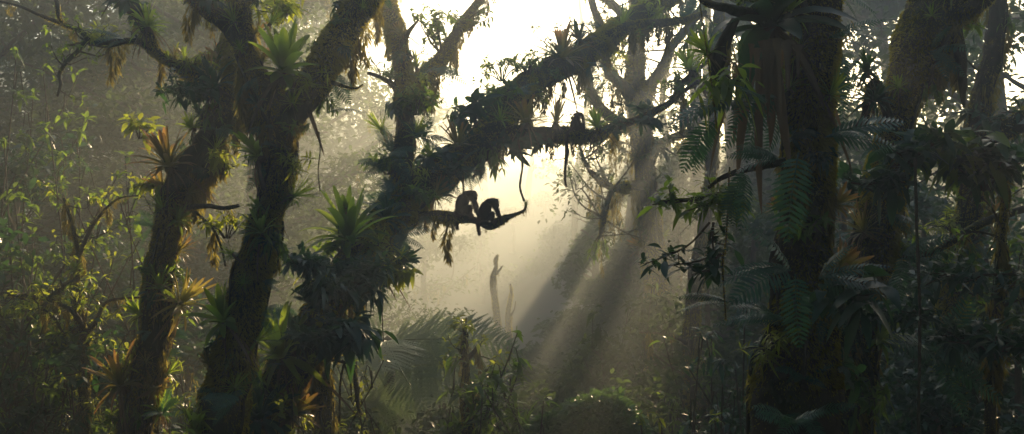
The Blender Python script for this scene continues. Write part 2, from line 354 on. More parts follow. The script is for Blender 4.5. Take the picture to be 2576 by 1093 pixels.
# ---------------------------------------------------------------- leafy plants (shrubs and epiphytes)
def shrub(p, h, spread, nst, leafL, label, mat='broad', lw=.3, whorl=7, nodes=3, lean=(0, 0, 0), cat='shrub', name='leafy_shrub', group='forest shrubs', droop=.35, shape=LEAF, stemr=.012, base_r=.1, sub=3, upv=.4, lowf=.35):
    """stems fanning out of a base; each stem branches and carries whorls of leaves"""
    e = empty(name, p); tag(e, label, cat, group); st, lf = Acc(), Acc(); lean = np.array(lean, float)
    for k in range(nst):
        az = k*2.4+rng.random(); b = np.array([math.cos(az), math.sin(az), 0])*base_r*rng.random()
        out = np.array([math.cos(az), math.sin(az), 0])*spread*(.25+.75*rng.random()); tip = b+out+np.array([0, 0, h*(lowf+(1.05-lowf)*rng.random())])+lean
        mid = b+(tip-b)*.5+np.array([0, 0, h*.1])-out*.15+rng.normal(0, .08*abs(h), 3)*[1, 1, .3]
        tube(st, [b, mid, tip], [stemr*1.3, stemr, stemr*.6], max(.05, abs(h)*.08), 6, .1, k)
        tips = [tip]; 
        for j in range(sub):
            f = .35+.6*rng.random(); q = b+(mid-b)*min(1, f*2) if f < .5 else mid+(tip-mid)*(f*2-1)
            dd = rng.normal(0, 1, 3)*[1, 1, .35]; dd = dd/np.linalg.norm(dd)+[0, 0, upv]; t2 = q+dd*spread*.38*(.6+.7*rng.random())
            tube(st, [q, (q+t2)/2+[0, 0, .04*h], t2], [stemr*.7, stemr*.6, stemr*.4], max(.05, abs(h)*.08), 5, 0); tips.append(t2)
            tips.append((q+t2)/2)
        for t in tips:
            m = max(3, int(whorl*(.7+.6*rng.random()))); a = np.arange(m)*2.4+rng.random()*6; el = rng.normal(.15, .6, m)
            D = np.stack([np.cos(a)*np.cos(el), np.sin(a)*np.cos(el), np.sin(el)], 1)
            LL = leafL*(.65+.6*rng.random(m)); leafset(lf, t+rng.normal(0, leafL*.22, (m, 3)), D, LL, LL*lw*.5, droop*(.5+rng.random(m)), .25, shape, roll=rng.normal(0, .35, m))
    st.build('stem', M['twig'], e); lf.build('foliage', M[mat], e)
    return e
# ---------------------------------------------------------------- branching forest tree
def grow(base, top, r0, nb, seed, lenf=.5, droop=0., gnarl=.25, up=.35, bare=.35):
    """returns list of (points, radii) limbs and the twig tips"""
    r = np.random.default_rng(seed); base = np.array(base, float); top = np.array(top, float); H = np.linalg.norm(top-base)
    n = 6; tr = base+(top-base)*np.linspace(0, 1, n)[:, None]; tr[1:-1] += r.normal(0, gnarl*H*.06, (n-2, 3)); rad = r0*np.linspace(1, .3, n); rad[0] *= 1.35
    limbs = [(tr, rad)]; tips = [tr[-1]]
    C = catmull(tr, 40)
    for k in range(nb):
        f = bare+(1-bare)*(k+.5)/nb; p = C[int(f*39)]; az = k*2.4+r.random(); l = H*lenf*(1.1-f*.6)*(.6+.6*r.random())
        d = np.array([math.cos(az), math.sin(az), up+.4*r.random()]); d /= np.linalg.norm(d); q = p+d*l*.5+r.normal(0, gnarl*l*.25, 3); t = p+d*l+[0, 0, -droop*l]+r.normal(0, gnarl*l*.2, 3)
        rb = r0*(1-f*.65)*.42; limbs.append((np.array([p, q, t]), np.array([rb, rb*.7, rb*.35]))); tips.append(t)
        for j in range(3):
            g = .35+.6*r.random(); s = p+(q-p)*min(1, g*2) if g < .5 else q+(t-q)*(g*2-1); dd = d+r.normal(0, .8, 3)*[1, 1, .6]; dd /= np.linalg.norm(dd); t2 = s+dd*l*.42*(.6+.6*r.random())
            limbs.append((np.array([s, (s+t2)/2+r.normal(0, .05*l, 3), t2]), np.array([rb*.45, rb*.3, rb*.14]))); tips += [t2, (s+t2)/2]
    return limbs, np.array(tips)
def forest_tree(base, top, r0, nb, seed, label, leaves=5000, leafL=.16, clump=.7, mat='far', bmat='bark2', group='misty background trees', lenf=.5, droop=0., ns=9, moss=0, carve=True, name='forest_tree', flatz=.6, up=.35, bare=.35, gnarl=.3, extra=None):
    base = np.array(base, float); base[2] = float(terrain(base[0], base[1]))-.2
    limbs, tips = grow(base, top, r0, nb, seed, lenf, droop, gnarl, up, bare)
    e = empty(name, base); tag(e, label, 'tree', group)
    a = Acc(); g0 = [tube(a, *limbs[0], .3, ns+4, .12, seed)]; a.build('trunk', M[bmat], e, origin=base)
    a = Acc()
    gone = False
    for q_, (P, r) in enumerate(limbs[1:]):
        bad = carve and 'sunbeams' not in group and keep(catmull(P, 5)).sum() < 4; main = q_ % 4 == 0
        if main: gone = bad
        dense = group in ('tall canopy trees', 'misty background trees') and 'lacy' not in label
        if dense and bad: continue
        if not dense and (bad or gone):
            tips = tips[(np.linalg.norm(tips-P[-1], axis=1) > 1e-3) & (np.linalg.norm(tips-(P[0]+P[-1])/2, axis=1) > 1e-3)]; continue
        g0.append(tube(a, P, r, .35, max(5, ns-3), .12, seed))
    a.build('branch', M[bmat], e, origin=base)
    if leaves and len(tips):
        r = np.random.default_rng(seed+100); 
        if extra is not None: tips = np.vstack([tips, extra])
        k = r.integers(0, len(tips), leaves); cr = clump*(.5+.9*r.random(len(tips)))
        d = r.normal(0, 1, (leaves, 3)); d = d/np.linalg.norm(d, axis=1)[:, None]*(r.random(leaves)**.45)[:, None]*[1, 1, flatz]
        P = tips[k]+d*cr[k][:, None]
        if carve: kk = keep(P); P, d = P[kk], d[kk]
        m = len(P); ok = P[:, 2] > terrain(P[:, 0], P[:, 1]); P = P[ok]; m = len(P)
        D = rng.normal(0, 1, (m, 3))*[1, 1, .5]+[0, 0, -.15]; LL = leafL*(.6+.8*r.random(m))
        f = Acc(); leafset(f, P, D, LL, LL*.26, .2, .15, LEAF if leafL > .3 else BLADE, roll=rng.normal(0, .7, m), flat=leafL <= .3)
        f.build('crown', M[mat], e, origin=base)
    if moss: 
        hb = beards_under(g0, e, moss, (.2, 1.3), 110, rad=.10); hb.location = -Vector(base)
    return e
ORD = 'first second third fourth fifth sixth seventh eighth ninth tenth eleventh twelfth thirteenth fourteenth fifteenth sixteenth seventeenth eighteenth nineteenth twentieth'.split()
def ordinal(i):
    n = i+1
    if n <= 20: return ORD[i]
    return ('twenty', 'thirty', 'forty', 'fifty', 'sixty', 'seventy')[n//10-2]+'-'+ORD[n % 10-1] if n % 10 else ('twentieth', 'thirtieth', 'fortieth', 'fiftieth', 'sixtieth', 'seventieth')[n//10-2]

# ================================================================ camera, sky, sun, haze
sc = bpy.context.scene
cam = bpy.data.cameras.new('camera'); cam.sensor_width = 36; cam.lens = 36*F/2576; cam.clip_end = 600; cam.clip_start = .05
co = bpy.data.objects.new('camera', cam); col.objects.link(co); co.location = (0, 0, CZ); co.rotation_euler = (R(90), 0, 0); sc.camera = co
el = math.asin(SUN[2]); az = math.atan2(SUN[0], SUN[1])
w = bpy.data.worlds.new('World'); sc.world = w; w.use_nodes = True; nt = w.node_tree; bg = nt.nodes['Background']
sk = nt.nodes.new('ShaderNodeTexSky'); sk.sky_type = 'NISHITA'; sk.sun_disc = False; sk.sun_elevation = el; sk.sun_rotation = az; sk.dust_density = 1.5; sk.air_density = 1.; sk.ozone_density = 1.
nt.links.new(sk.outputs[0], bg.inputs[0]); bg.inputs[1].default_value = .08
sl = bpy.data.lights.new('sun', 'SUN'); sl.energy = 5.; sl.angle = R(.5); sl.color = (1., .735, .43)
so = bpy.data.objects.new('sun', sl); col.objects.link(so); so.rotation_mode = 'QUATERNION'; so.rotation_quaternion = Vector(-SUN).to_track_quat('-Z', 'Y')
HAZE = .0140
a = Acc(); x0, x1, y0, y1, z0, z1 = -58, 58, -12, 112, -4, 25
a.add([[x, y, z] for x in (x0, x1) for y in (y0, y1) for z in (z0, z1)], [[0, 1, 3, 2], [4, 6, 7, 5], [0, 4, 5, 1], [2, 3, 7, 6], [0, 2, 6, 4], [1, 5, 7, 3]])
hm = bpy.data.materials.new('morning haze'); hm.use_nodes = True; nt = hm.node_tree; nt.nodes.clear()
vo = nt.nodes.new('ShaderNodeVolumePrincipled'); vo.inputs['Color'].default_value = (.86, .95, .93, 1); vo.inputs['Density'].default_value = HAZE; vo.inputs['Anisotropy'].default_value = .62
nt.links.new(vo.outputs[0], nt.nodes.new('ShaderNodeOutputMaterial').inputs['Volume'])
tag(a.build('haze', hm, smooth=False), 'pale golden morning mist filling the whole forest', None, None, 'stuff')
X, Yg = np.meshgrid(np.linspace(-56, 56, 225), np.linspace(-10, 110, 241)); V = np.stack([X, Yg, terrain(X, Yg)], -1)
i, j = np.meshgrid(np.arange(240), np.arange(224), indexing='ij'); q = i*225+j
a = Acc(); a.add(V, np.stack([q, q+1, q+226, q+225], -1)); tag(a.build('ground', M['soil']), 'dark forest floor of leaf litter and moss', None, None, 'structure')

# lines towards the sun that stay free of far leaves
for u, v, Y, r in [(430, 450, 10, 1.3), (470, 760, 10, .9), (700, 200, 9, 1.5), (650, 500, 9, .9), (560, 300, 10, .9), (130, 170, 11, .7), (250, 480, 12, .8), (210, 740, 12, .35),
                   (1000, 300, 14, 1.2), (1150, 560, 14, 1.), (1350, 300, 15, 1.3), (1300, 480, 18, 2.), (900, 600, 11, .5), (880, 900, 12, .4), (1240, 880, 14, .5),
                   (1500, 690, 22, .42), (1400, 640, 22, .75), (1712, 780, 20, .38), (1590, 860, 20, .14), (2385, 180, 4.7, .16), (985, 900, 15.5, 1.0), (1240, 880, 13, .9), (330, 350, 10.2, .5), (550, 820, 9, .4), (300, 950, 10, .4), (60, 600, 13, .8), (300, 640, 11.5, .6), (120, 450, 11.5, .8), (1500, 1030, 12.4, .9), (1385, 980, 12.6, .5), (1120, 420, 26, 2.6), (1000, 200, 30, 3)]:
    LIT.append((W(u, v, Y), r))

# ================================================================ near mossy trees
G = 'big mossy trees'
big_tree('t1', 'leaning mossy tree at the left with a long bare branch reaching to the corner',
    [(345, 1093, 10, 52), (375, 950, 10, 48), (392, 830, 10, 44), (402, 700, 10, 40), (415, 610, 10, 37), (440, 490, 10, 39), (505, 390, 10.1, 38), (560, 290, 10.2, 38), (590, 200, 10.3, 30), (575, 100, 10.5, 22), (590, -60, 10.8, 20)],
    [[(560, 250, 10.2, 24), (500, 200, 10.2, 20), (450, 165, 10.2, 18), (395, 130, 10.2, 14), (352, 103, 10.2, 10), (290, 101, 10.3, 9), (222, 107, 10.4, 8)],
     [(225, 107, 10.4, 8), (205, 82, 10.4, 7), (160, 64, 10.5, 6.5), (100, 40, 10.5, 5), (50, 18, 10.6, 4), (-15, 2, 10.7, 3)],
     [(222, 107, 10.4, 7), (200, 130, 10.4, 6.5), (165, 165, 10.3, 6), (150, 190, 10.3, 5.5), (152, 215, 10.3, 4.5), (143, 245, 10.3, 3)],
     [(163, 66, 10.5, 5), (146, 40, 10.4, 6), (142, 8, 10.4, 6), (130, -30, 10.4, 5)],
     [(390, 128, 10.2, 13), (372, 88, 10.1, 14), (345, 45, 10.1, 13), (300, 5, 10.1, 11), (270, -40, 10.1, 10)],
     [(470, 520, 10, 9), (520, 518, 9.8, 7), (560, 524, 9.7, 6), (598, 518, 9.6, 5)],
     [(490, 530, 9.9, 4), (535, 575, 9.8, 4), (556, 625, 9.8, 3.5), (565, 665, 9.8, 2.5)]], mossn=26000, mossL=.045, beards=110)
big_tree('t2', 'dark forked trunk carrying a bright bromeliad in its fork',
    [(555, 1093, 9, 68), (580, 960, 9, 58), (608, 820, 9, 50), (628, 700, 9, 48), (662, 590, 9, 45), (690, 490, 9, 44), (703, 400, 9, 44), (700, 320, 9, 50), (690, 260, 9, 46), (655, 210, 9, 36), (622, 140, 9, 30), (610, 60, 9, 28), (604, -60, 9, 27)],
    [[(700, 320, 9, 48), (740, 270, 9, 46), (785, 215, 9.1, 44), (825, 140, 9.2, 44), (868, 70, 9.3, 44), (910, 0, 9.4, 46), (945, -70, 9.5, 44)],
     [(612, 120, 9, 30), (580, 70, 9, 27), (540, 38, 8.9, 25), (495, 5, 8.8, 24), (460, -50, 8.7, 22)],
     [(835, 205, 9.1, 7), (870, 218, 9, 4), (895, 222, 9, 3), (912, 212, 9, 2)]], mossn=26000, mossL=.042, beards=90)
big_tree('t3', 'long mossy trunk slanting up across the gap where the monkeys sit',
    [(650, 1093, 10.6, 54), (700, 980, 10.8, 56), (765, 860, 11, 54), (835, 745, 11.4, 52), (905, 650, 12, 52), (965, 580, 12.6, 52), (1020, 510, 13.2, 54), (1090, 450, 13.8, 48), (1165, 395, 14.3, 44), (1228, 340, 14.8, 46), (1268, 275, 15.3, 46), (1310, 225, 15.8, 38), (1370, 190, 16.4, 36), (1440, 155, 17, 36), (1510, 105, 17.8, 33), (1575, 60, 18.6, 28), (1650, 12, 19.5, 28), (1740, -40, 20.4, 24)],
    [[(1195, 350, 14.6, 30), (1250, 330, 14.5, 30), (1320, 338, 14.4, 26), (1400, 340, 14.3, 23), (1450, 342, 14.2, 20), (1500, 345, 14.1, 18), (1530, 328, 14, 15), (1590, 305, 13.9, 11), (1640, 280, 13.8, 10), (1690, 250, 13.8, 9), (1712, 210, 13.7, 8), (1760, 170, 13.6, 6), (1800, 140, 13.5, 5)],
     [(1695, 248, 13.8, 7), (1735, 215, 13.7, 6), (1775, 195, 13.6, 4)],
     [(1030, 510, 13.2, 36), (1005, 440, 13.2, 32), (1012, 370, 13.3, 30), (1022, 300, 13.4, 26), (1020, 230, 13.5, 24), (1012, 160, 13.6, 25), (995, 80, 13.8, 26), (968, 10, 14, 27), (955, -60, 14, 26)],
     [(1030, 235, 13.5, 22), (1062, 200, 13.7, 22), (1105, 155, 14, 21), (1140, 95, 14.3, 17), (1175, 40, 14.6, 13), (1215, -10, 15, 11), (1260, -60, 15.3, 9)],
     [(1010, 120, 13.6, 12), (1028, 85, 13.5, 7), (1050, 57, 13.4, 3)],
     [(1005, 225, 13.5, 12), (975, 205, 13.3, 7), (948, 193, 13.2, 6), (926, 187, 13.1, 5.5)],
     [(1000, 555, 13, 30), (1045, 548, 13.1, 15), (1090, 540, 13.2, 13), (1122, 545, 13.2, 17), (1165, 548, 13.2, 14), (1200, 554, 13.2, 10), (1229, 565, 13.2, 12), (1253, 556, 13.2, 12), (1272, 545, 13.2, 9), (1300, 535, 13.2, 4), (1319, 526, 13.2, 3.5), (1325, 508, 13.2, 3)],
     [(1200, 318, 14.5, 7), (1196, 300, 14.4, 6), (1193, 283, 14.4, 6), (1187, 268, 14.4, 6)],
     [(1510, 100, 17.8, 20), (1590, 65, 17.6, 14), (1660, 58, 17.3, 12), (1720, 50, 17, 9), (1775, 30, 16.8, 6)]],
    mossn=52000, mossL=.055, beards=330, ns=28, beardL=(.08, .55))
big_tree('t7', 'thick dark trunk in the foreground hung with ferns and withered leaves',
    [(2005, 1093, 5.6, 122), (2010, 950, 5.6, 112), (2020, 820, 5.6, 96), (2018, 700, 5.6, 82), (2025, 560, 5.6, 70), (2035, 430, 5.6, 66), (2030, 300, 5.6, 70), (2040, 170, 5.6, 74), (2050, 60, 5.6, 76), (2060, -90, 5.6, 72)],
    [[(1985, 60, 5.5, 30), (1900, 45, 5.3, 20), (1840, 30, 5.2, 14), (1790, 18, 5.1, 11), (1750, -10, 5, 9)],
     [(1845, 40, 5.2, 12), (1812, 110, 5.2, 20), (1800, 160, 5.2, 21), (1797, 195, 5.2, 14), (1796, 230, 5.2, 5)],
     [(1960, 410, 5.5, 12), (1900, 425, 5.4, 10), (1850, 435, 5.4, 9), (1800, 455, 5.4, 7), (1770, 478, 5.4, 4)]], mossn=22000, mossL=.03, beards=50, beardL=(.05, .3), step=.03, ns=36)
big_tree('t8', 'mossy trunk behind the foreground tree crossed by a sunbeam',
    [(2105, 1093, 7.4, 88), (2135, 960, 7.4, 80), (2150, 850, 7.4, 70), (2175, 700, 7.4, 62), (2200, 580, 7.4, 60), (2225, 470, 7.4, 54), (2250, 350, 7.4, 52), (2275, 240, 7.4, 60), (2310, 140, 7.4, 72), (2350, 50, 7.4, 84), (2380, -80, 7.4, 90)],
    [[(2380, 60, 7.3, 40), (2430, 30, 7.2, 34), (2480, 0, 7.1, 28), (2540, -50, 7, 22)],
     [(2405, 60, 7.3, 20), (2420, 120, 7.2, 17), (2428, 180, 7.2, 13), (2430, 240, 7.2, 7), (2433, 262, 7.2, 3)],
     [(2240, 330, 7.3, 14), (2200, 210, 7.2, 12), (2180, 250, 7.1, 14), (2170, 300, 7.1, 12), (2140, 330, 7.1, 7)],
     [(2190, 620, 7.3, 18), (2260, 640, 7.4, 14), (2340, 632, 7.5, 10), (2400, 600, 7.6, 11), (2470, 560, 7.7, 11), (2590, 520, 7.8, 10)]], mossn=26000, mossL=.038, beards=90, beardL=(.05, .4), step=.035, ns=32, mtop=.15)
big_tree('t9', 'slim dark trunk at the right edge wrapped in moss',
    [(2395, 1093, 9.5, 40), (2390, 900, 9.5, 36), (2395, 760, 9.5, 38), (2420, 640, 9.5, 42), (2440, 520, 9.5, 34), (2450, 380, 9.5, 32), (2470, 250, 9.6, 30), (2500, 100, 9.7, 26), (2520, -60, 9.8, 24)],
    [[(2440, 420, 9.5, 22), (2500, 350, 9.4, 26), (2580, 300, 9.3, 30), (2680, 260, 9.2, 30)]], mossn=12000, mossL=.04, beards=60)
big_tree('t10', 'thin upright trunk beside the right edge with a shaggy moss clump',
    [(2490, 1093, 7, 15), (2500, 900, 7, 14), (2512, 740, 7, 12), (2520, 600, 7, 9), (2530, 480, 7, 7), (2528, 360, 7, 6)], [[(2512, 760, 7, 10), (2535, 700, 7, 8), (2560, 690, 7, 12), (2600, 700, 7, 8)]], mossn=5000, mossL=.05, beards=26, ns=14)
big_tree('sap', 'slender sapling coated in glowing yellow moss',
    [(212, 1093, 10.6, 15), (214, 1000, 10.6, 15), (216, 900, 10.6, 14), (208, 830, 10.6, 12), (193, 760, 10.6, 11), (193, 690, 10.6, 9), (196, 640, 10.6, 7), (180, 560, 10.6, 5), (160, 500, 10.6, 4)],
    [[(205, 825, 10.6, 8), (185, 790, 10.5, 7), (150, 765, 10.5, 7), (120, 755, 10.4, 6), (80, 745, 10.4, 6), (0, 738, 10.4, 7), (-60, 740, 10.4, 8)],
     [(118, 752, 10.4, 6), (140, 735, 10.4, 7), (158, 722, 10.4, 5), (150, 705, 10.4, 2)],
     [(197, 650, 10.6, 6), (212, 610, 10.6, 6), (232, 570, 10.6, 5), (262, 530, 10.6, 4), (300, 500, 10.6, 2.5), (350, 492, 10.6, 2)],
     [(212, 850, 10.6, 7), (240, 820, 10.6, 6), (262, 770, 10.6, 5), (290, 755, 10.6, 4), (350, 750, 10.6, 3)],
     [(120, 756, 10.4, 5), (105, 780, 10.4, 5), (130, 800, 10.4, 4), (160, 850, 10.4, 3)]], mossn=15000, mossL=.045, beards=120, ns=12, group='mossy saplings', beardL=(.06, .25), mtop=.5)
big_tree('stump', 'broken mossy snag with a bare pointed tip above the misty shrubs',
    [(1178, 1093, 13, 17), (1170, 1000, 13, 13), (1172, 930, 13, 9), (1166, 880, 13, 9), (1169, 845, 13, 5), (1163, 818, 13, 1)],
    [[(1172, 905, 13, 9), (1190, 890, 13, 7), (1205, 870, 13, 4)], [(1168, 850, 13, 3), (1171, 800, 13, 1.5)], [(1168, 872, 13, 5), (1178, 850, 13, 3), (1176, 835, 13, .8)], [(1175, 1010, 13, 6), (1200, 975, 12.9, 5), (1222, 930, 12.9, 4)]], mossn=8000, mossL=.05, beards=30, ns=14, group='mossy saplings')
big_tree('tw', 'thin mossy sapling with drooping branches under the slanting trunk',
    [(818, 1093, 11.3, 20), (815, 1000, 11.3, 20), (812, 930, 11.3, 18), (806, 870, 11.3, 12)],
    [[(815, 900, 11.2, 4), (850, 905, 11.1, 3.5), (895, 920, 11, 3)], [(868, 908, 11.1, 3), (858, 960, 11.1, 3), (856, 1060, 11.1, 3)], [(893, 920, 11, 3), (897, 970, 11, 6), (903, 1030, 11, 5), (912, 1045, 11, 3)], [(860, 910, 11.1, 3), (880, 960, 11.1, 3), (884, 1000, 11.1, 2)], [(815, 1000, 11.2, 5), (800, 1040, 11.1, 4), (812, 1093, 11.1, 4)]], mossn=7000, mossL=.045, beards=30, ns=12, group='mossy saplings')
# misty middle-distance trees
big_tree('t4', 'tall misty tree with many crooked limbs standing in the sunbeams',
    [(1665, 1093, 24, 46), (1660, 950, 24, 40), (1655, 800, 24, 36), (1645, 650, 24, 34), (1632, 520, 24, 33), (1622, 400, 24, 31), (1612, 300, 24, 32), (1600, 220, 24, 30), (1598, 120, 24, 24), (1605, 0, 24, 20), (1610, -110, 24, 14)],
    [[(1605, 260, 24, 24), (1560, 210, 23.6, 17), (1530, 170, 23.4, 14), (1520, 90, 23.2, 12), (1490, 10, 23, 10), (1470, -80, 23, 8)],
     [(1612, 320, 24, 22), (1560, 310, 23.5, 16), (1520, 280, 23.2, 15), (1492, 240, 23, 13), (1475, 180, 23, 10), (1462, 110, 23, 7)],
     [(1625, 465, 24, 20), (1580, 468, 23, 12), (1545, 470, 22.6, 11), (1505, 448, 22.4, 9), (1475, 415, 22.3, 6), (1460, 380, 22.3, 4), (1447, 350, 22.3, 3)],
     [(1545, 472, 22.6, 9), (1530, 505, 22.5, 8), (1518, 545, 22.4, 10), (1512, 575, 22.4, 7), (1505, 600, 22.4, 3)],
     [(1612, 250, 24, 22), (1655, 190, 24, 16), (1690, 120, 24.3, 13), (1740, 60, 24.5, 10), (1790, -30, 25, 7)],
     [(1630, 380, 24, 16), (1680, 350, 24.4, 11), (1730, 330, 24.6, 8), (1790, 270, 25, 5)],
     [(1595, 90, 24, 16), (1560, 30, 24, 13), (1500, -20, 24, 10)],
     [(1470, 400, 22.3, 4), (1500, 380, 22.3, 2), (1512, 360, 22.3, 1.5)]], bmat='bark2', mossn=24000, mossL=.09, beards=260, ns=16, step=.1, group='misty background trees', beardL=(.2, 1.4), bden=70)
big_tree('t4b', 'straight dark trunk standing behind the right end of the sunbeams',
    [(1755, 1093, 17, 34), (1748, 950, 17, 27), (1742, 850, 17, 22), (1752, 700, 17, 20), (1775, 560, 17, 18), (1790, 400, 17, 16), (1800, 200, 17.3, 14), (1810, -60, 17.6, 12)],
    [[(1745, 880, 17, 8), (1700, 850, 16.8, 4), (1660, 838, 16.6, 3), (1610, 835, 16.5, 2)], [(1785, 420, 17, 8), (1740, 340, 17, 6), (1720, 250, 17.2, 4)]], mossn=9000, mossL=.06, beards=60, ns=14, step=.08, bmat='bark2', group='misty background trees', beardL=(.1, .6))
big_tree('t5', 'crooked broken trunk glowing pale in the misty hollow',
    [(1262, 1000, 30, 10), (1257, 860, 30, 8), (1251, 800, 30, 9), (1244, 745, 30, 8), (1240, 700, 30, 8), (1249, 672, 30, 4), (1246, 655, 30, 4), (1252, 640, 30, 1)],
    [[(1248, 690, 30, 4), (1257, 678, 30, 3), (1264, 668, 30, 1)]], bmat='bark', mossn=3500, mossL=.07, beards=30, ns=14, step=.08, group='misty background trees')
big_tree('t5b', 'second thinner broken trunk fading in the mist of the hollow',
    [(1283, 1000, 31, 11), (1280, 850, 31, 8), (1278, 790, 31, 7), (1286, 740, 31, 5), (1284, 715, 31, 2)], [[(1281, 800, 31, 4), (1294, 780, 31, 2), (1298, 760, 31, 1)]], bmat='bark', mossn=1500, mossL=.08, beards=8, ns=12, step=.1, group='misty background trees')
big_tree('t6', 'big forked tree fading into the mist behind the left branch',
    [(370, 700, 27, 38), (350, 480, 27, 34), (340, 350, 27, 34), (325, 280, 27, 32), (300, 235, 27, 22), (280, 180, 27, 15), (255, 130, 27, 10)],
    [[(335, 320, 27, 26), (370, 240, 27, 20), (390, 170, 27, 16), (420, 90, 27, 13), (440, -20, 27, 10)], [(330, 270, 27, 16), (325, 210, 27, 12), (345, 140, 27, 9), (335, 60, 27, 6)], [(360, 260, 27, 12), (420, 230, 27.5, 10), (470, 170, 28, 7)]], bmat='bark2', mossn=9000, mossL=.1, beards=90, ns=14, step=.12, group='misty background trees', beardL=(.2, 1.), bden=60)

# ================================================================ background forest
def T(u, v, Y, r0, nb, seed, label, dx=0, **k):
    top = W(u, v, Y); top[2] = min(top[2], 22.5); b = W(u+dx, 1093, Y); return forest_tree(b, top, r0, nb, seed, label, **k)
# far slope, sorted from the left
far_row = [(-120, 60, 60), (20, 90, 66), (150, 140, 72), (290, 150, 70), (430, 150, 74), (560, 170, 78), (690, 220, 80), (810, 300, 82), (930, 330, 84), (1050, 290, 80), (1225, 100, 84), (1140, 290, 80), (1330, 300, 82), (1440, 330, 76), (1560, 340, 70), (1680, 400, 68), (1810, 380, 66), (1940, 420, 64), (2080, 400, 66), (2220, 300, 64), (2360, 330, 62), (2500, 560, 60), (2640, 500, 58)]
far_row.sort()
for i, (u, v, Y) in enumerate(far_row):
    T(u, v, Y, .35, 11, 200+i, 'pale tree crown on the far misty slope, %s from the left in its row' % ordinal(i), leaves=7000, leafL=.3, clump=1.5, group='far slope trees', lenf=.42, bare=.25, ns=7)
low_row = [(800, 520, 74), (880, 560, 66), (960, 500, 80), (1050, 560, 70), (1130, 520, 78), (1210, 590, 64), (1290, 540, 74), (1370, 500, 82), (1420, 600, 66), (1500, 540, 76), (1590, 590, 70), (1680, 540, 78)]
for i, (u, v, Y) in enumerate(low_row):
    T(u, v, Y, .22, 10, 240+i, 'faint low tree crown at the foot of the misty slope, %s from the left' % ordinal(i), leaves=6000, leafL=.26, clump=1.3, group='low slope trees', lenf=.6, bare=.15, ns=6)
mid = [(880, 290, 44, .22, 3000, .17, 'ghostly slim tree in the mist right of the forked dark trunk'), (1075, 360, 50, .2, 2500, .18, 'ghostly small tree in the mist behind the upright limb'), (1450, -60, 50, .22, 7000, .2, 'faint lacy tree in the bright gap beside the slanting trunk'), (-60, -140, 19, .26, 9000, .2, 'tall dark tree filling the left edge'), (110, -60, 23, .28, 16000, .15, 'dense dark tree behind the moss covered bare branch'), (230, 120, 34, .3, 12000, .18, 'grey misty tree between the left edge and the forked tree'),
       (330, -140, 29, .3, 20000, .17, 'dense misty tree right behind the forked misty tree'), (420, -90, 37, .32, 16000, .2, 'grey tree crown in the mist between the two left trunks'), (520, -120, 21, .3, 20000, .14, 'broad brownish misty tree behind the second bromeliad branch'), (645, -40, 22, .22, 16000, .13, 'dense leafy tree added for shade behind the forked dark trunk'), (690, -60, 30, .28, 16000, .17, 'pale tree added for shade behind the fork of the dark trunk'), (640, -80, 42, .4, 18000, .24, 'faint misty tree, thickened for shade, between the two left trunks'), (775, -60, 47, .35, 16000, .24, 'very pale misty tree, thickened for shade, just left of the bright sky gap'),
       (1570, -120, 34, .24, 6500, .16, 'backlit lacy tree just right of the bright sky gap'), (1775, -160, 38, .3, 8500, .17, 'backlit golden tree above the sunbeams'), (1860, -150, 31, .32, 6000, .2, 'dense backlit tree between the sunbeams and the foreground trunk'),
       (2090, -120, 27, .3, 5000, .19, 'backlit tree glimpsed between the two foreground trunks'), (2300, -120, 34, .32, 8000, .24, 'backlit crown behind the sunbeam trunk'), (2500, -120, 22, .3, 5500, .17, 'dense dark tree filling the upper right corner'), (2680, -100, 17, .28, 5500, .15, 'dark tree leaning in at the right edge')]
for i, (u, v, Y, r0, nl, ll, lab) in enumerate(mid):
    T(u, v, Y, r0, 15, 300+i, lab, leaves=nl, leafL=ll, clump=.7 if 1400 < u < 2400 else 1.05, lenf=.26 if 'faint lacy' in lab else .42, moss=24, bare=.6 if 'faint lacy' in lab else .22)
cur = [(1500, 470, 38), (1600, 300, 38), (1690, 130, 40), (1600, 560, 35), (1700, 380, 36), (1775, 200, 38), (1860, 0, 38), (1800, 420, 33), (1900, 220, 34), (2010, 30, 36), (1960, 420, 30)]  # curtain of dense crowns added to darken the bands between shafts
cur.sort()
for i, (u, v, Y) in enumerate(cur):
    T(u, v, Y, .25, 16, 630+i, 'hazy dense tree crown added to shade between the sunbeams, %s from the left' % ordinal(i), leaves=17000 if v > 250 else 8000, leafL=.2, clump=1.15, group='hazy dense trees behind the sunbeams', lenf=.24 if v > 300 else .2, bare=.5)
for i, (u, v, Y, lab) in enumerate([(1760, -330, 36, 'unseen tall dense crown added for shade over the sunbeams'), (1990, -380, 33, 'unseen tall dense crown added for shade above the foreground trunk'), (2230, -300, 35, 'unseen tall dense crown added for shade above the sunbeam trunk')]):  # unseen crowns added above the frame to shade the foreground
    T(u, v, Y, .35, 20, 650+i, lab, leaves=22000, leafL=.34, clump=1.5, group='tall canopy trees', lenf=.3, bare=.74, up=.1)
# unseen trees added round and behind the viewpoint to shade the foreground
for i, (x, y, h, lab) in enumerate([(-9, -3, 18, 'unseen tall shade tree just behind the viewpoint on the left'), (-2.5, -7, 18, 'unseen tall shade tree directly behind the viewpoint'), (5, -6.5, 18, 'unseen broad shade tree behind the viewpoint on the right'), (11, -1, 18, 'unseen tall shade tree beside the viewpoint on the right'), (-15, 5, 18, 'unseen dark shade tree outside the left edge'), (13, 7, 17, 'unseen dark shade tree outside the right edge'), (-18, 12, 19, 'unseen tall dark shade tree beyond the left edge'), (0, -10, 15, 'unseen low broad shade tree far behind the viewpoint')]):
    forest_tree((x, y, 0), (x*.9, y, h-2), .3, 18, 700+i, lab, leaves=15000, leafL=.45, clump=1.6, mat='dark', group='unseen shade trees round the viewpoint', lenf=.42, bare=.3, carve=True)
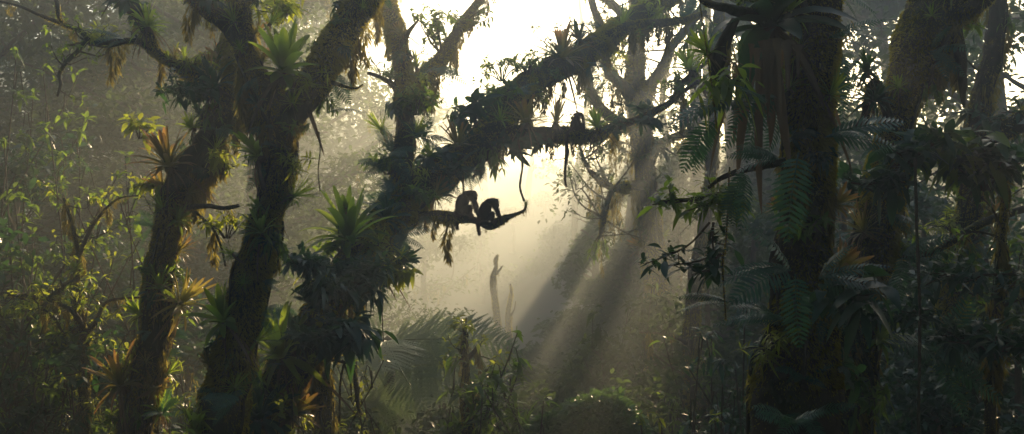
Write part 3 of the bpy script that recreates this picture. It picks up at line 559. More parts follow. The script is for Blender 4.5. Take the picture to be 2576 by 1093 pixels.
# understorey, small trees in the mist
und = [(60, 430, 14, 7000, .13), (-40, 620, 12, 5000, .12), (150, 640, 15, 6500, .13), (300, 560, 18, 6500, .15), (20, 820, 11.5, 4500, .11), (330, 760, 14, 5500, .12), (110, 900, 12.5, 5000, .11), (500, 660, 19, 5500, .15), (480, 860, 14.5, 4500, .12),
       (720, 760, 24, 5500, .18), (860, 860, 27, 6000, .2), (760, 830, 18, 4500, .14), (980, 880, 33, 6000, .24), (1110, 870, 30, 6000, .22), (1050, 910, 25, 5000, .18), (1220, 880, 34, 5500, .24), (1360, 900, 31, 6000, .22), (1440, 820, 36, 6000, .24), (1530, 780, 29, 5500, .2), (1480, 920, 23, 5000, .16),
       (1350, 980, 20, 4500, .14), (1600, 610, 31, 5000, .2), (1700, 560, 27, 5500, .18), (1620, 860, 19, 4500, .13), (1780, 700, 19, 5500, .13), (1850, 620, 23, 6000, .16), (1240, 1000, 17, 4000, .12), (790, 1010, 14, 4200, .12), (1900, 540, 17, 4500, .13), (1120, 1070, 13.5, 2500, .11), (1740, 960, 14, 4200, .11),
       (2120, 480, 15, 5500, .12), (2330, 520, 14, 5000, .12), (2480, 520, 13, 5000, .12), (2600, 600, 10.5, 4500, .1), (2290, 760, 11, 6000, .1), (2440, 760, 10.5, 7000, .1), (2560, 860, 9, 6000, .09), (2120, 760, 13, 5000, .11), (2340, 980, 9, 4500, .085)]
und.sort()
for i, (u, v, Y, nl, ll) in enumerate(und):
    T(u, v, Y, .07+Y*.003, 12, 400+i, 'leafy understorey tree, %s from the left in the undergrowth' % ordinal(i), dx=rng.normal(0, 40), leaves=nl, leafL=ll, clump=.30+Y*.012, lenf=.36, mat='dark' if (u < 560 or u > 1950) else 'far', group='understorey trees', moss=5, bare=.3, ns=7, name='understorey_tree')


# ================================================================ bromeliads on the trees
for a_ in [
    ('t1', 372, 70, 62, 'greenspike', 'bright green bromeliad perched on the upper left bare branch', (-8, 0)), ('t1', 462, 155, 34, 'small', 'small bromeliad sprouting on the branch left of the dark cluster', (5, 0)), ('t1', 425, 152, 22, 'small', 'tiniest bromeliad on the branch leading to the bare limb', (-12, 0)),
    ('t1', 545, 225, 92, 'dark', 'dark spreading bromeliad where the bare branch meets its trunk', (-28, 10)), ('t1', 530, 190, 58, 'thinr', 'reddish thin leaved bromeliad above the dark spreading one', (-10, 0)), ('t1', 487, 325, 42, 'green', 'little green bromeliad above the large reddish rosette', (-35, 0)),
    ('t1', 428, 425, 100, 'red', 'large reddish rosette standing on the bend of the leaning trunk', (-12, 12)), ('t1', 447, 770, 92, 'yellow', 'glowing yellow bromeliad leaning right from the leaning trunk', (42, 10)), ('t1', 405, 730, 60, 'green', 'green bromeliad tucked left above the glowing yellow one', (-5, 25)),
    ('t1', 305, 975, 92, 'red2', 'dark red bromeliad low on the left of the leaning trunk', (-12, 15)), ('t1', 400, 1040, 50, 'green', 'small green bromeliad at the foot of the leaning trunk', (25, 20)),
    ('t2', 715, 190, 118, 'wide', 'largest bright green bromeliad standing in the fork of the dark trunk', (4, 14)), ('t2', 655, 395, 72, 'wide2', 'fresh lime bromeliad on the left side below the fork', (-35, 12)), ('t2', 660, 590, 70, 'green', 'green rosette halfway down the dark forked trunk', (-5, 30)),
    ('t2', 735, 495, 62, 'thin', 'spidery thin leaved bromeliad reaching right from the dark forked trunk', (68, 0)), ('t2', 562, 815, 88, 'wide2', 'pale green bromeliad low on the dark forked trunk', (-10, 22)), ('t2', 500, 1100, 70, 'wide2', 'green bromeliad peeking over the bottom edge between two trunks', (-8, 10)), ('t2', 680, 60, 40, 'small', 'small bromeliad on the vertical limb of the dark forked trunk', (40, 0)), ('t2', 585, 640, 34, 'small', 'small bromeliad on the left flank of the dark forked trunk', (-60, 0)),
    ('t3', 880, 612, 140, 'greenspike', 'largest bromeliad on the slanting trunk with an orange flower spike', (-6, 14)), ('t3', 968, 560, 70, 'dark', 'dark bromeliad just right of the orange flower spike', (20, 30)), ('t3', 715, 905, 135, 'green', 'big glossy bromeliad low on the slanting trunk', (-15, 25)), ('t3', 655, 1060, 120, 'dark', 'big dark bromeliad at the foot of the slanting trunk', (-5, 30)), ('t3', 740, 1040, 70, 'red2', 'reddish bromeliad beside the big dark one at the bottom', (40, 20)),
    ('t3', 800, 770, 70, 'dark', 'dark bromeliad on the left flank of the slanting trunk', (-30, 35)), ('t3', 1152, 372, 68, 'red2', 'orange tinted bromeliad in the middle of the slanting trunk', (-4, 5)), ('t3', 962, 330, 52, 'thin', 'spiky bromeliad on the left of the upright limb', (-32, 0)), ('t3', 1048, 172, 42, 'small', 'small bromeliad where the upright limb forks', (-10, 0)),
    ('t3', 1415, 155, 82, 'red', 'tall fan shaped bromeliad high on the slanting trunk', (-4, 0)), ('t3', 1325, 312, 62, 'red2', 'bromeliad standing on the horizontal bough left of the lone monkey', (-6, 0)), ('t3', 1398, 312, 70, 'thinr', 'spiky bromeliad right beside the lone monkey', (8, 0)), ('t3', 1225, 285, 30, 'small', 'tiny bromeliad on the upper edge of the slanting trunk', (-30, 0)), ('t3', 1000, 660, 60, 'dark', 'dark bromeliad hanging under the slanting trunk', (70, 20)), ('t3', 1322, 520, 18, 'thin', 'tiny tuft plant at the tip of the monkey branch', (10, 0)), ('t3', 1085, 400, 44, 'small', 'small bromeliad between the upright limb and the orange tinted one', (-15, 0)),
    ('t7', 1940, 75, 230, 'huge', 'giant dark bromeliad overhead on the foreground trunk', (-12, 20)), ('t8', 2180, 185, 60, 'dark', 'dark bromeliad between the two foreground trunks', (0, 0)), ('tw', 800, 905, 40, 'thin', 'thin leaved bromeliad on the thin sapling', (0, 0)),
]:
    brom(*a_)
# fine leafy twigs on the limbs
def twigs(key, n, Lpx, leafpx, mat, seed, root, umin=-1e9, umax=1e9, vmin=-1e9, vmax=1e9, minr=0., per=5, onlybr=False):
    r = np.random.default_rng(seed); st, lf = Acc(), Acc(); G_ = NEAR[key][1:] if onlybr else NEAR[key]; c = 0; t_ = 0
    while c < n and t_ < n*40:
        t_ += 1; g = G_[int(r.integers(0, len(G_)))]; i = int(r.integers(1, len(g['C']))); p = g['C'][i]; u, v = scr(p)
        if not (umin < u < umax and vmin < v < vmax) or (1120 < u < 1260 and 450 < v < 560): continue
        s_ = p[1]/F; L = Lpx*s_*(.5+r.random()); d = r.normal(0, 1, 3)*[1, .7, .7]+[0, 0, .35]; d /= np.linalg.norm(d); m1 = p+d*L*.5+r.normal(0, .12*L, 3); e_ = p+d*L+r.normal(0, .2*L, 3); w0 = min(g['r'][i]*.5, .012+L*.012); tube(st, [p, m1, e_], [w0, w0*.6, w0*.25], max(.03, L*.1), 5, .1, c)
        for z in range(3):
            q = p+(m1-p)*r.random() if z == 0 else m1+(e_-m1)*r.random(); dd = nz(d+r.normal(0, .8, 3)); t2 = q+dd*L*.35; tube(st, [q, (q+t2)/2+r.normal(0, .03*L, 3), t2], [w0*.45, w0*.35, w0*.15], max(.03, L*.12), 4, 0)
            if leafpx: 
                m = per; LL = leafpx*s_*(.6+.7*r.random(m)); leafset(lf, t2+r.normal(0, leafpx*s_*.35, (m, 3)), r.normal(0, 1, (m, 3))*[1, 1, .6]-[0, 0, .1], LL, LL*.2, .3, .25, LEAF, roll=r.normal(0, .5, m))
        c += 1
    o = np.array(root.location); st.build('twig_sprays', M['twig'], root, origin=o)
    if lf.v: lf.build('twig_foliage', M[mat], root, origin=o)
TR = {o['label']: o for o in bpy.data.objects if o.get('category') == 'tree'}
def tr(t): return next(o for l, o in TR.items() if l.startswith(t))
twigs('sap', 46, 70, 17, 'lime', 31, tr('slender sapling')); twigs('t1', 26, 60, 13, 'broad', 32, tr('leaning mossy'), umax=480, vmax=260, onlybr=True); twigs('t3', 40, 55, 11, 'broad', 33, tr('long mossy'), vmax=420, umin=950, onlybr=True)
twigs('t4', 90, 110, 14, 'far', 34, tr('tall misty tree'), per=9, onlybr=True); twigs('t9', 20, 90, 24, 'dark', 35, tr('slim dark')); twigs('t10', 22, 90, 24, 'broad', 36, tr('thin upright')); twigs('stump', 14, 50, 18, 'lime', 37, tr('broken mossy')); twigs('t6', 60, 110, 14, 'far', 38, tr('big forked tree'), per=8); twigs('t4b', 30, 90, 16, 'far', 39, tr('straight dark'), per=7)
# smaller plants crowding the trunks; every one is a copy of a few grown ones
def tuft_proto(seed, n, leafL, mat, hang=0., lw=.3, shape=LEAF):
    r = np.random.default_rng(seed); lf, st = Acc(), Acc()
    for k in range(n):
        az = k*2.4+r.random(); t = np.array([math.cos(az)*.5, math.sin(az)*.5, .25-hang*1.2+.5*r.random()*(1-hang)])*(.5+.7*r.random()); tube(st, [[0, 0, -.05], t*.5+[0, 0, .12], t], [.02, .015, .008], .12, 5, 0)
        for q in (t, t*.75+[0, 0, .05], t*.5+[0, 0, .1]):
            m = int(r.integers(3, 7)); a = r.random(m)*6.28; e_ = r.normal(.1-hang*.8, .6, m); LL = leafL*(.6+.7*r.random(m))
            leafset(lf, q+r.normal(0, .02, (m, 3)), np.stack([np.cos(a)*np.cos(e_), np.sin(a)*np.cos(e_), np.sin(e_)], 1), LL, LL*lw*.5, .3+hang*.5, .25, shape, roll=r.normal(0, .4, m), tint=r.random(m))
    f, g = lf.mesh('foliage'), st.mesh('stem'); f.materials.append(mat); g.materials.append(M['twig']); return {'foliage': f, 'stem': g}
PL = [('leafy_plant', 'plant', 'small leafy tuft', tuft_proto(1, 9, .30, M['broad'])), ('leafy_plant', 'plant', 'glossy dark leafed tuft', tuft_proto(2, 7, .42, M['dark'], .2, .34, WIDE)), ('leafy_plant', 'plant', 'trailing leafy sprig', tuft_proto(3, 8, .24, M['broad'], .9, .4)), ('leafy_plant', 'plant', 'narrow leaved tuft', tuft_proto(4, 12, .34, M['lime'], .1, .16))]
def crowd(key, n, size, where, bdir=0., seed=0, band=None):
    r = np.random.default_rng(seed); G_ = NEAR[key]; w_ = np.array([len(g['C']) for g in G_], float); picks = []
    for _ in range(n*30):
        g = G_[int(r.choice(len(G_), p=w_/w_.sum()))]; i = int(r.integers(1, len(g['C'])-1)); j = int(r.integers(0, g['V'].shape[1])); p, d = g['V'][i, j], g['D'][i, j]; u, v = scr(p)
        if g['r'][i] < .03 or not (-20 < u < 2600 and -30 < v < 1110) or d[1] > .35 or (d[2] < -.35 and r.random() < .75): continue
        if 1100 < u < 1290 and 440 < v < 600: continue
        if 1395 < u < 1500 and 250 < v < 420: continue
        if any((u-a)**2+(v-b)**2 < (.75*size)**2 for a, b, _, _, _ in picks): continue
        picks.append((u, v, p, d, g['r'][i]))
        if len(picks) == n: break
    picks.sort(key=lambda t: -t[1])
    for q, (u, v, p, d, rr) in enumerate(picks):
        s = size*(.6+.8*r.random())*p[1]/F; k = int(r.integers(0, 11)); up = nz(d*.7+np.array([0, 0, .8])); rot = Vector(up).to_track_quat('Z', 'Y').to_matrix().to_4x4()
        if k < 4:
            nm, cat, wd, ms = PL[k]; e = empty(nm, p-d*.02); tag(e, '%s on %s, %s from its foot' % (wd, where, ordinal(q)), cat, 'small plants crowding the mossy trunks'); e.matrix_world = Matrix.Translation(p-d*.02) @ (rot if k != 2 else Matrix()) @ Matrix.Rotation(r.random()*6.28, 4, 'Z') @ Matrix.Scale(s*1.1, 4)
            for c, me in ms.items(): link(c, me, e)
        elif k < 7:
            e = empty('fern', p-d*.02); tag(e, 'small fern on %s, %s from its foot' % (where, ordinal(q)), 'fern', 'small plants crowding the mossy trunks'); e.scale = (s, s, s)
            for z in range(int(r.integers(4, 8))): place_frond(e, d+r.normal(0, .5, 3)+[0, -.15, .25], .75+.5*r.random(), FRONDS[int(r.integers(0, 4))], r.normal(0, .2))
        else:
            kd = ('small', 'thin', 'green', 'red2', 'dark', 'thinr', 'wide2')[int(r.integers(0, 7))]; e = empty('bromeliad', p+d*.01); tag(e, 'small bromeliad on %s, %s from its foot' % (where, ordinal(q)), 'bromeliad', 'bromeliads growing on the mossy trees'); e.matrix_world = Matrix.Translation(p+d*.01) @ rot @ Matrix.Rotation(r.random()*6.28, 4, 'Z') @ Matrix.Scale(s*.85, 4)
            for c, (me, mt) in BP[kd].items(): link(c, me, e)
crowd('t3', 76, 66, 'the slanting trunk', seed=1); crowd('t1', 46, 58, 'the leaning trunk', seed=2); crowd('t2', 48, 60, 'the dark forked trunk', seed=3)
crowd('t7', 20, 95, 'the thick foreground trunk', seed=4); crowd('t8', 20, 85, 'the sunbeam trunk', seed=5); crowd('t9', 12, 75, 'the slim trunk at the right edge', seed=6); crowd('sap', 10, 40, 'the slender sapling', seed=7); crowd('t4', 16, 45, 'the crooked misty tree', seed=8)
# long withered leaves hanging from the giant bromeliad are part of it
gb = [b for b in BROMS if 'giant' in b['label']][0]
a = Acc()
for (u, v, l, wd) in [(1925, 100, 170, 11), (1960, 95, 200, 10), (1985, 100, 130, 13), (1905, 120, 150, 7), (1940, 130, 190, 7), (2010, 110, 90, 9), (1893, 110, 120, 5)]:
    p = W(u, v, 5.0); leafset(a, p, [rng.normal(0, .06), -.04, -1], l*5/F, wd*5/F, 0, .7, (np.array([0, .1, .25, .45, .7, .9, 1]), np.array([1.9, 1.3, .8, .6, .5, .4, .1])), roll=rng.normal(0, .3), tint=rng.random(), hint=np.array([0, 1., 0]))
o = a.build('withered_leaves', M['dead'], gb); o.matrix_parent_inverse = Matrix.LocRotScale(gb.location, gb.rotation_euler, gb.scale).inverted()

# ================================================================ ferns
def hang(u, v, Y, Lpx, D, kinds, label, n=1, spread=.1, roll=0, group='ferns on the foreground trunks', name='fern'):
    p = W(u, v, Y); e = empty(name, p); tag(e, label, 'fern', group)
    for k in range(n):
        d = np.array(D, float)+rng.normal(0, spread, 3); place_frond(e, d, Lpx*Y/F*(.85+.25*rng.random()), FRONDS[kinds[k % len(kinds)]], roll+rng.normal(0, .2))
    return e
hang(2008, 385, 4.9, 210, (.02, -.35, -.75), (3,), 'broad fern frond hanging down the middle of the foreground trunk')
hang(2000, 690, 4.8, 200, (.03, -.35, -.75), (3,), 'lower fern frond hanging down the foreground trunk')
hang(1990, 680, 5, 170, (-.8, -.4, .25), (0, 3, 1), 'spreading fern left of the lower hanging frond', 5, .45)
hang(2060, 700, 5, 160, (.6, -.5, .35), (3, 0), 'fern with wide fronds right of the lower hanging frond', 4, .35)
hang(1885, 262, 5.2, 200, (-.55, -.3, .1), (3, 1), 'arching fern left of the foreground trunk against the glowing mist', 4, .25)
hang(1800, 300, 5.3, 160, (-.25, -.1, -.6), (3, 1), 'feathery fern drooping against the bright gap', 2, .12)
hang(1945, 240, 5.3, 190, (-.5, .1, -.1), (0, 1), 'backlit fern high beside the foreground trunk', 6, .5)
hang(2085, 95, 5.2, 150, (.8, -.35, .25), (0, 2), 'fern fronds curving right near the top of the foreground trunk', 4, .22)
hang(2080, 345, 5.1, 170, (.75, -.5, .3), (3, 0), 'dark fern fronds reaching right from the foreground trunk', 5, .3)
hang(1960, 400, 5, 130, (-.8, -.3, .3), (3, 0), 'dark fern above the middle hanging frond on its left', 4, .3)
hang(1870, 430, 5.1, 170, (-.35, -.2, -.35), (0, 1), 'fern fronds hanging over the sunlit moss beside the trunk', 3, .2)
hang(1830, 760, 5.3, 140, (-.8, -.1, .1), (0,), 'single long frond reaching left across the misty trunk', 2, .12)
hang(2120, 140, 6.8, 190, (.1, -.1, -.4), (2,), 'fern curtain between the two foreground trunks', 7, .4)
hang(2270, 640, 7, 150, (.3, -.5, .2), (0, 3), 'dark fern on the sunbeam trunk', 5, .5)
hang(2350, 900, 7, 190, (.1, -.5, .4), (0, 3), 'dark fern filling the lower right undergrowth', 8, .6)
hang(1990, 1070, 4.9, 110, (-.2, -.5, .5), (3,), 'small dark fern at the foot of the foreground trunk', 5, .5)
hang(822, 285, 9, 90, (.5, -.1, .25), (1, ), 'single fern frond hanging from the forked trunk into the mist', 1, .02, group='ferns on the mossy trees')
hang(985, 385, 13, 85, (.2, -.3, .3), (0, 3), 'bright fern below the upright limb', 9, .6, group='ferns on the mossy trees')
hang(1060, 350, 13.2, 75, (.3, -.3, .4), (3, 1), 'bright fern right of the upright limb', 8, .6, group='ferns on the mossy trees')
hang(1215, 400, 14, 60, (.2, -.2, -.7), (2, ), 'feathery fern hanging under the slanting trunk', 3, .2, group='ferns on the mossy trees')
hang(1110, 440, 13.6, 80, (.2, -.5, -.4), (3, 0), 'drooping fern on the underside of the slanting trunk', 5, .4, group='ferns on the mossy trees')
hang(1000, 500, 13, 70, (-.3, -.5, .4), (0, 3), 'fern where the upright limb meets the slanting trunk', 7, .5, group='ferns on the mossy trees')
hang(410, 1040, 9.6, 70, (.4, -.3, .4), (0, 3), 'yellow green fern at the foot of the leaning trunk', 6, .5, group='ferns on the mossy trees')
hang(600, 1000, 8.6, 90, (-.3, -.4, .3), (0, 3), 'fern low on the dark forked trunk', 6, .5, group='ferns on the mossy trees')
# tree ferns in the hollow
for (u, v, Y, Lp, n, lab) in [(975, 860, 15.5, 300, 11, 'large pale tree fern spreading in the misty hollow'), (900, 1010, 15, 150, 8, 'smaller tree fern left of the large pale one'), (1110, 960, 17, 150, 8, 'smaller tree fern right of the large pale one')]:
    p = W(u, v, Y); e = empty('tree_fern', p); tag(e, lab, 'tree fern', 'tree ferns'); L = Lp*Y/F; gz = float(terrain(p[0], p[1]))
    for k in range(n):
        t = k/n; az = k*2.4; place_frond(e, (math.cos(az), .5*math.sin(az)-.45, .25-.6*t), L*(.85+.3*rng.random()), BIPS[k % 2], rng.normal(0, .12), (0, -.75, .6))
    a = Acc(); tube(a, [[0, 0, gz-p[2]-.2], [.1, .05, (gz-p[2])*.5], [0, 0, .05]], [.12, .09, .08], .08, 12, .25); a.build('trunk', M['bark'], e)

# ================================================================ leafy plants on and between the trunks
EP = 'leafy plants growing on the trees'
def epi(u, v, Y, hpx, spx, nst, lpx, label, mat='broad', lw=.34, whorl=6, lean=(0, 0, 0), sub=2, droop=.35, shape=LEAF, group=EP, up=.4, stem=.006, lowf=.4):
    s = Y/F; return shrub(W(u, v, Y), hpx*s, spx*s, nst, lpx*s, label, mat, lw, whorl, lean=np.array(lean)*s, name='leafy_plant', cat='plant', group=group, droop=droop, shape=shape, sub=sub, upv=up, stemr=stem*Y/10, base_r=.04, lowf=lowf)
epi(1262, 205, 15.2, 55, 55, 8, 15, 'twiggy plant with small leaves at the left crest of the slanting trunk', 'broad', .4, 5)
epi(1325, 195, 15.8, 60, 60, 9, 15, 'twiggy plant with small leaves left of the tall fan bromeliad', 'broad', .4, 5)
epi(1110, 140, 14, 130, 55, 9, 20, 'leafy sprig standing against the white sky above the fork', 'broad', .4, 5, lean=(-30, 0, 0))
epi(1170, 80, 14.6, 50, 60, 7, 18, 'small leafy tuft high on the fork limb', 'broad', .35, 6)
epi(1050, 290, 13.1, 60, 50, 8, 22, 'leafy plant halfway up the upright limb', 'broad', .35, 7)
epi(1055, 270, 13.1, 90, 30, 5, 22, 'orchid with rows of leaves right of the upright limb', 'lime', .3, 6)
epi(975, 440, 13, 40, 60, 8, 22, 'narrow leaved plant left of the upright limb base', 'broad', .28, 7)
epi(900, 690, 11.4, 30, 70, 12, 40, 'dark leafy cluster on the middle of the slanting trunk', 'dark', .32, 8, up=0)
epi(860, 720, 11, 10, 90, 12, 42, 'dark glossy cluster under the dark leafy one', 'dark', .3, 8, up=-.2, droop=.7)
epi(775, 690, 10.9, 40, 50, 8, 34, 'glossy leafed plant on the left edge of the slanting trunk', 'dark', .34, 8)
epi(850, 820, 10.6, -20, 70, 10, 60, 'long leaved plant hanging right from the slanting trunk', 'dark', .36, 5, up=-.2, droop=.6, shape=WIDE, lean=(30, 0, 0))
epi(965, 650, 12, -20, 60, 8, 30, 'sunlit drooping sprig under the slanting trunk', 'lime', .45, 6, up=-.4, droop=.6, lean=(20, 0, -20))
epi(800, 850, 10.5, 10, 90, 10, 40, 'dark leafy cluster low on the slanting trunk', 'dark', .32, 8, up=0)
epi(1040, 500, 13, 20, 80, 10, 26, 'leafy cluster beside the start of the monkey branch', 'broad', .35, 7, up=0)
epi(1130, 430, 13.8, 0, 90, 12, 24, 'small leaved plant coating the slanting trunk below the orange bromeliad', 'dark', .35, 7, up=-.1)
epi(350, 350, 10.2, 60, 34, 3, 42, 'lime green plant glowing left of the leaning trunk', 'lime', .42, 6, shape=WIDE, sub=1)
epi(380, 470, 10.1, 10, 50, 8, 26, 'small yellow leaved plant under the large reddish rosette', 'lime', .4, 6, up=-.2, sub=1)
epi(560, 440, 10, 50, 60, 7, 28, 'sunlit leafy plant between the two left trunks', 'lime', .34, 7, sub=1)
epi(570, 600, 9.8, 60, 60, 8, 26, 'yellow green sprig beside the dark forked trunk', 'lime', .34, 6, sub=1)
epi(700, 60, 9.6, 70, 70, 8, 40, 'pale backlit leaves behind the fork of the dark trunk', 'lime', .28, 8, sub=1)
epi(580, 70, 10.6, 60, 60, 7, 34, 'pale leaves behind the left limb of the fork', 'lime', .3, 7, sub=1)
epi(480, 230, 9.9, 10, 70, 8, 36, 'long leaved plant under the dark spreading bromeliad', 'dark', .26, 7, up=-.2)
epi(1850, 480, 5.4, -40, 130, 9, 42, 'leafy branch reaching left into the sunbeams', 'broad', .3, 7, lean=(-120, 0, -10), up=.1, stem=.01)
epi(1790, 560, 5.4, -60, 110, 3, 44, 'lower leafy branch drooping toward the sunbeams', 'dark', .34, 5, lean=(-60, 0, -50), up=-.1, stem=.01, shape=WIDE)
epi(1810, 640, 5.3, -40, 80, 3, 50, 'curling large leaved sprig left of the foreground trunk', 'dark', .4, 4, lean=(-70, 0, -10), up=-.1, stem=.01, shape=WIDE)
epi(1820, 190, 5, -30, 50, 3, 60, 'long leaved plant hanging beside the shaggy moss lump', 'brom', .3, 4, up=-.3, droop=.8, shape=WIDE)
epi(2300, 420, 6.6, 70, 100, 4, 66, 'rosette shrub with long glossy leaves in front of the sunbeam trunk', 'dark', .32, 7, shape=WIDE, stem=.012, droop=.2)
epi(2200, 480, 6.8, 40, 90, 4, 60, 'glossy leaved plant between the foreground trunks', 'dark', .36, 7, shape=WIDE, stem=.012)
epi(2400, 330, 6.9, -60, 60, 3, 85, 'large hanging leaves lit yellow under the moss at the upper right', 'broad', .4, 5, up=-.5, droop=.8, shape=WIDE)
epi(2480, 480, 6.8, 100, 120, 10, 55, 'upright leafy shrub at the right edge against the bright gap', 'dark', .4, 7, shape=WIDE, stem=.012)
epi(2130, 740, 5, 0, 70, 3, 80, 'lobed dark leaves beside the lower hanging frond', 'dark', .55, 3, shape=WIDE, droop=.7)
epi(2420, 700, 6.6, 20, 170, 7, 46, 'tangle of glossy leaves right of the sunbeam trunk', 'dark', .34, 7, shape=WIDE, stem=.012, up=0)
epi(2500, 900, 6.4, 60, 160, 14, 44, 'dark glossy shrub in the lower right corner', 'dark', .36, 7, shape=WIDE, stem=.012)
epi(2250, 780, 6.6, 0, 120, 10, 40, 'hanging glossy leaves on the lower sunbeam trunk', 'dark', .34, 6, up=-.2, shape=WIDE)
# sunlit shrubs
SH = 'sunlit shrubs in the clearing'
def gshrub(u, v, Y, spx, nst, lpx, label, mat='broad', lw=.34, whorl=8, sub=4, hfrac=1., stem=.012, **k):
    top = W(u, v, Y); gz = float(terrain(top[0], top[1])); h = top[2]-gz; s = Y/F
    return shrub((top[0], top[1], gz-.1), h, spx*s, nst, lpx*s, label, mat, lw, whorl, group=SH, sub=sub, stemr=stem, base_r=.15, upv=.25, lowf=.72, **k)
gshrub(140, 190, 12.5, 95, 9, 30, 'leafy treetop behind the hanging end of the bare branch', 'broad', .36, 8, 6)
gshrub(200, 400, 11.5, 175, 16, 30, 'rounded sunlit shrub crown left of the leaning trunk', 'broad', .36, 8, 6)
gshrub(120, 520, 12, 130, 10, 28, 'darker shrub under the rounded sunlit crown', 'broad', .34, 8, 6)
gshrub(300, 640, 11.5, 130, 10, 30, 'yellow lit shrub between the sapling and the leaning trunk', 'lime', .3, 7, 5)
gshrub(40, 640, 11, 130, 9, 40, 'ferny dark shrub at the left edge above the moss branch', 'dark', .26, 8, 5)
gshrub(300, 880, 11, 110, 8, 26, 'small leaved shrub between the sapling and the dark red bromeliad', 'broad', .36, 7, 5)
gshrub(860, 850, 11.6, 90, 12, 20, 'yellow lit shrub below the slanting trunk', 'lime', .4, 8, 6)
gshrub(1245, 868, 12.2, 95, 12, 42, 'glossy whorled shrub topping the mossy snag', 'broad', .28, 10, 5)
gshrub(1260, 985, 12.0, 110, 10, 38, 'second whorled shrub under the topmost one near the snag', 'broad', .3, 9, 5)
gshrub(1385, 990, 12.6, 90, 9, 36, 'whorled shrub left of the round bush', 'broad', .28, 9, 5)
gshrub(1700, 880, 14, 80, 8, 30, 'small shrub beside the straight dark trunk', 'broad', .3, 8, 5)
gshrub(1560, 700, 19, 100, 10, 26, 'slim misty shrub standing in the sunbeams', 'far', .4, 8, 6)
gshrub(1830, 850, 9, 110, 12, 34, 'glistening leafy bank left of the foreground trunk', 'dark', .3, 8, 6)
gshrub(1800, 1000, 8.5, 130, 12, 34, 'lower glistening leafy bank at the bottom edge', 'dark', .3, 8, 6)
gshrub(1690, 1085, 8, 70, 7, 26, 'mossy leafed shrub at the bottom edge left of the bank', 'lime', .35, 8, 5)
gshrub(740, 960, 10.2, 110, 8, 34, 'yellow lit leaves behind the foot of the slanting trunk', 'lime', .34, 7, 5)
gshrub(470, 1000, 10.8, 90, 8, 26, 'shrub between the feet of the two left trunks', 'broad', .36, 7, 5)
# round bush
def bush(u, v, Y, rpx, label, n=9000, ll=.06):
    c = W(u, v, Y); r = rpx*Y/F; gz = float(terrain(c[0], c[1])); e = empty('round_bush', (c[0], c[1], gz)); tag(e, label, 'bush', 'bushes')
    d = nz(rng.normal(0, 1, (n, 3))); d[:, 2] = np.abs(d[:, 2])*.9-.15*(rng.random(n)); bump = 1+.22*vnoise(d, 2.2, 5)+.1*vnoise(d, 6, 8)
    P = d*(r*bump*(.55+.55*rng.random(n)**.6))[:, None]+[0, 0, c[2]-gz]; a = Acc(); leafset(a, P, nz(d+rng.normal(0, .7, (n, 3))), ll*(.7+.6*rng.random(n)), ll*.26, .3, .2, LEAF, roll=rng.normal(0, .6, n)); a.build('foliage', M['bush'], e)
    a = Acc()
    for k in range(7): t = rng.normal(0, r*.4, 2); tube(a, [[0, 0, -.1], [t[0]*.4, t[1]*.4, (c[2]-gz)*.5], [t[0], t[1], c[2]-gz+r*.4]], [.04, .03, .01], .2, 6)
    a.build('stem', M['twig'], e)
bush(1505, 1080, 12.4, 100, 'dense rounded green bush at the bottom of the clearing', 9000, .085)
bush(1395, 1095, 12.6, 60, 'smaller rounded bush left of the dense one', 6000, .07)

# ================================================================ vines
def vine(pts, rpx, label, leaves=0):
    P = np.array([W(*p) for p in pts]); e = empty('hanging_vine', P[0]); tag(e, label, 'vine', 'hanging vines'); a = Acc(); g = tube(a, P, np.full(len(P), rpx*pts[0][2]/F), .04, 7, .25, 3, wob=.015); a.build('stem', M['twig'], e, origin=P[0])
    mo = moss_on([g], e, int(len(g['C'])*9), .05, top=.2); 
    if mo: mo.location = -Vector(P[0])
vine([(1300, 350, 14.2), (1308, 385, 14), (1313, 420, 13.8), (1308, 470, 13.5), (1318, 505, 13.2)], 2.6, 'knotted vine joining the horizontal bough to the monkey branch tip')
vine([(962, 700, 11.8), (964, 760, 11.8), (962, 800, 11.8), (965, 860, 11.8)], 1.5, 'thin vine dangling below the slanting trunk')
vine([(803, 330, 9), (806, 380, 9), (801, 430, 9), (806, 480, 9)], 1.5, 'vine dangling right of the dark forked trunk with a moss knot')
vine([(905, 60, 9.3), (903, 100, 9.3), (908, 165, 9.3)], 1.5, 'short vine hanging from the right limb of the fork')
vine([(985, 0, 14), (982, 60, 14), (986, 120, 14)], 1.2, 'wispy vine hanging at the top of the upright limb')
vine([(2302, 400, 6.4), (2305, 600, 6.4), (2312, 800, 6.4), (2310, 1093, 6.4)], 4, 'dark straight vine in front of the sunbeam trunk')
vine([(1752, -20, 5), (1790, 250, 5), (1800, 330, 5)], 1.2, 'thin dark vine left of the giant bromeliad')
vine([(1835, 420, 5.3), (1830, 600, 5.3), (1822, 660, 5.3), (1830, 800, 5.3)], 2, 'vine hanging through the leafy branch left of the foreground trunk')
vine([(1165, 430, 13.7), (1167, 490, 13.4), (1170, 535, 13.2)], 1.6, 'straight vine behind the left monkey')

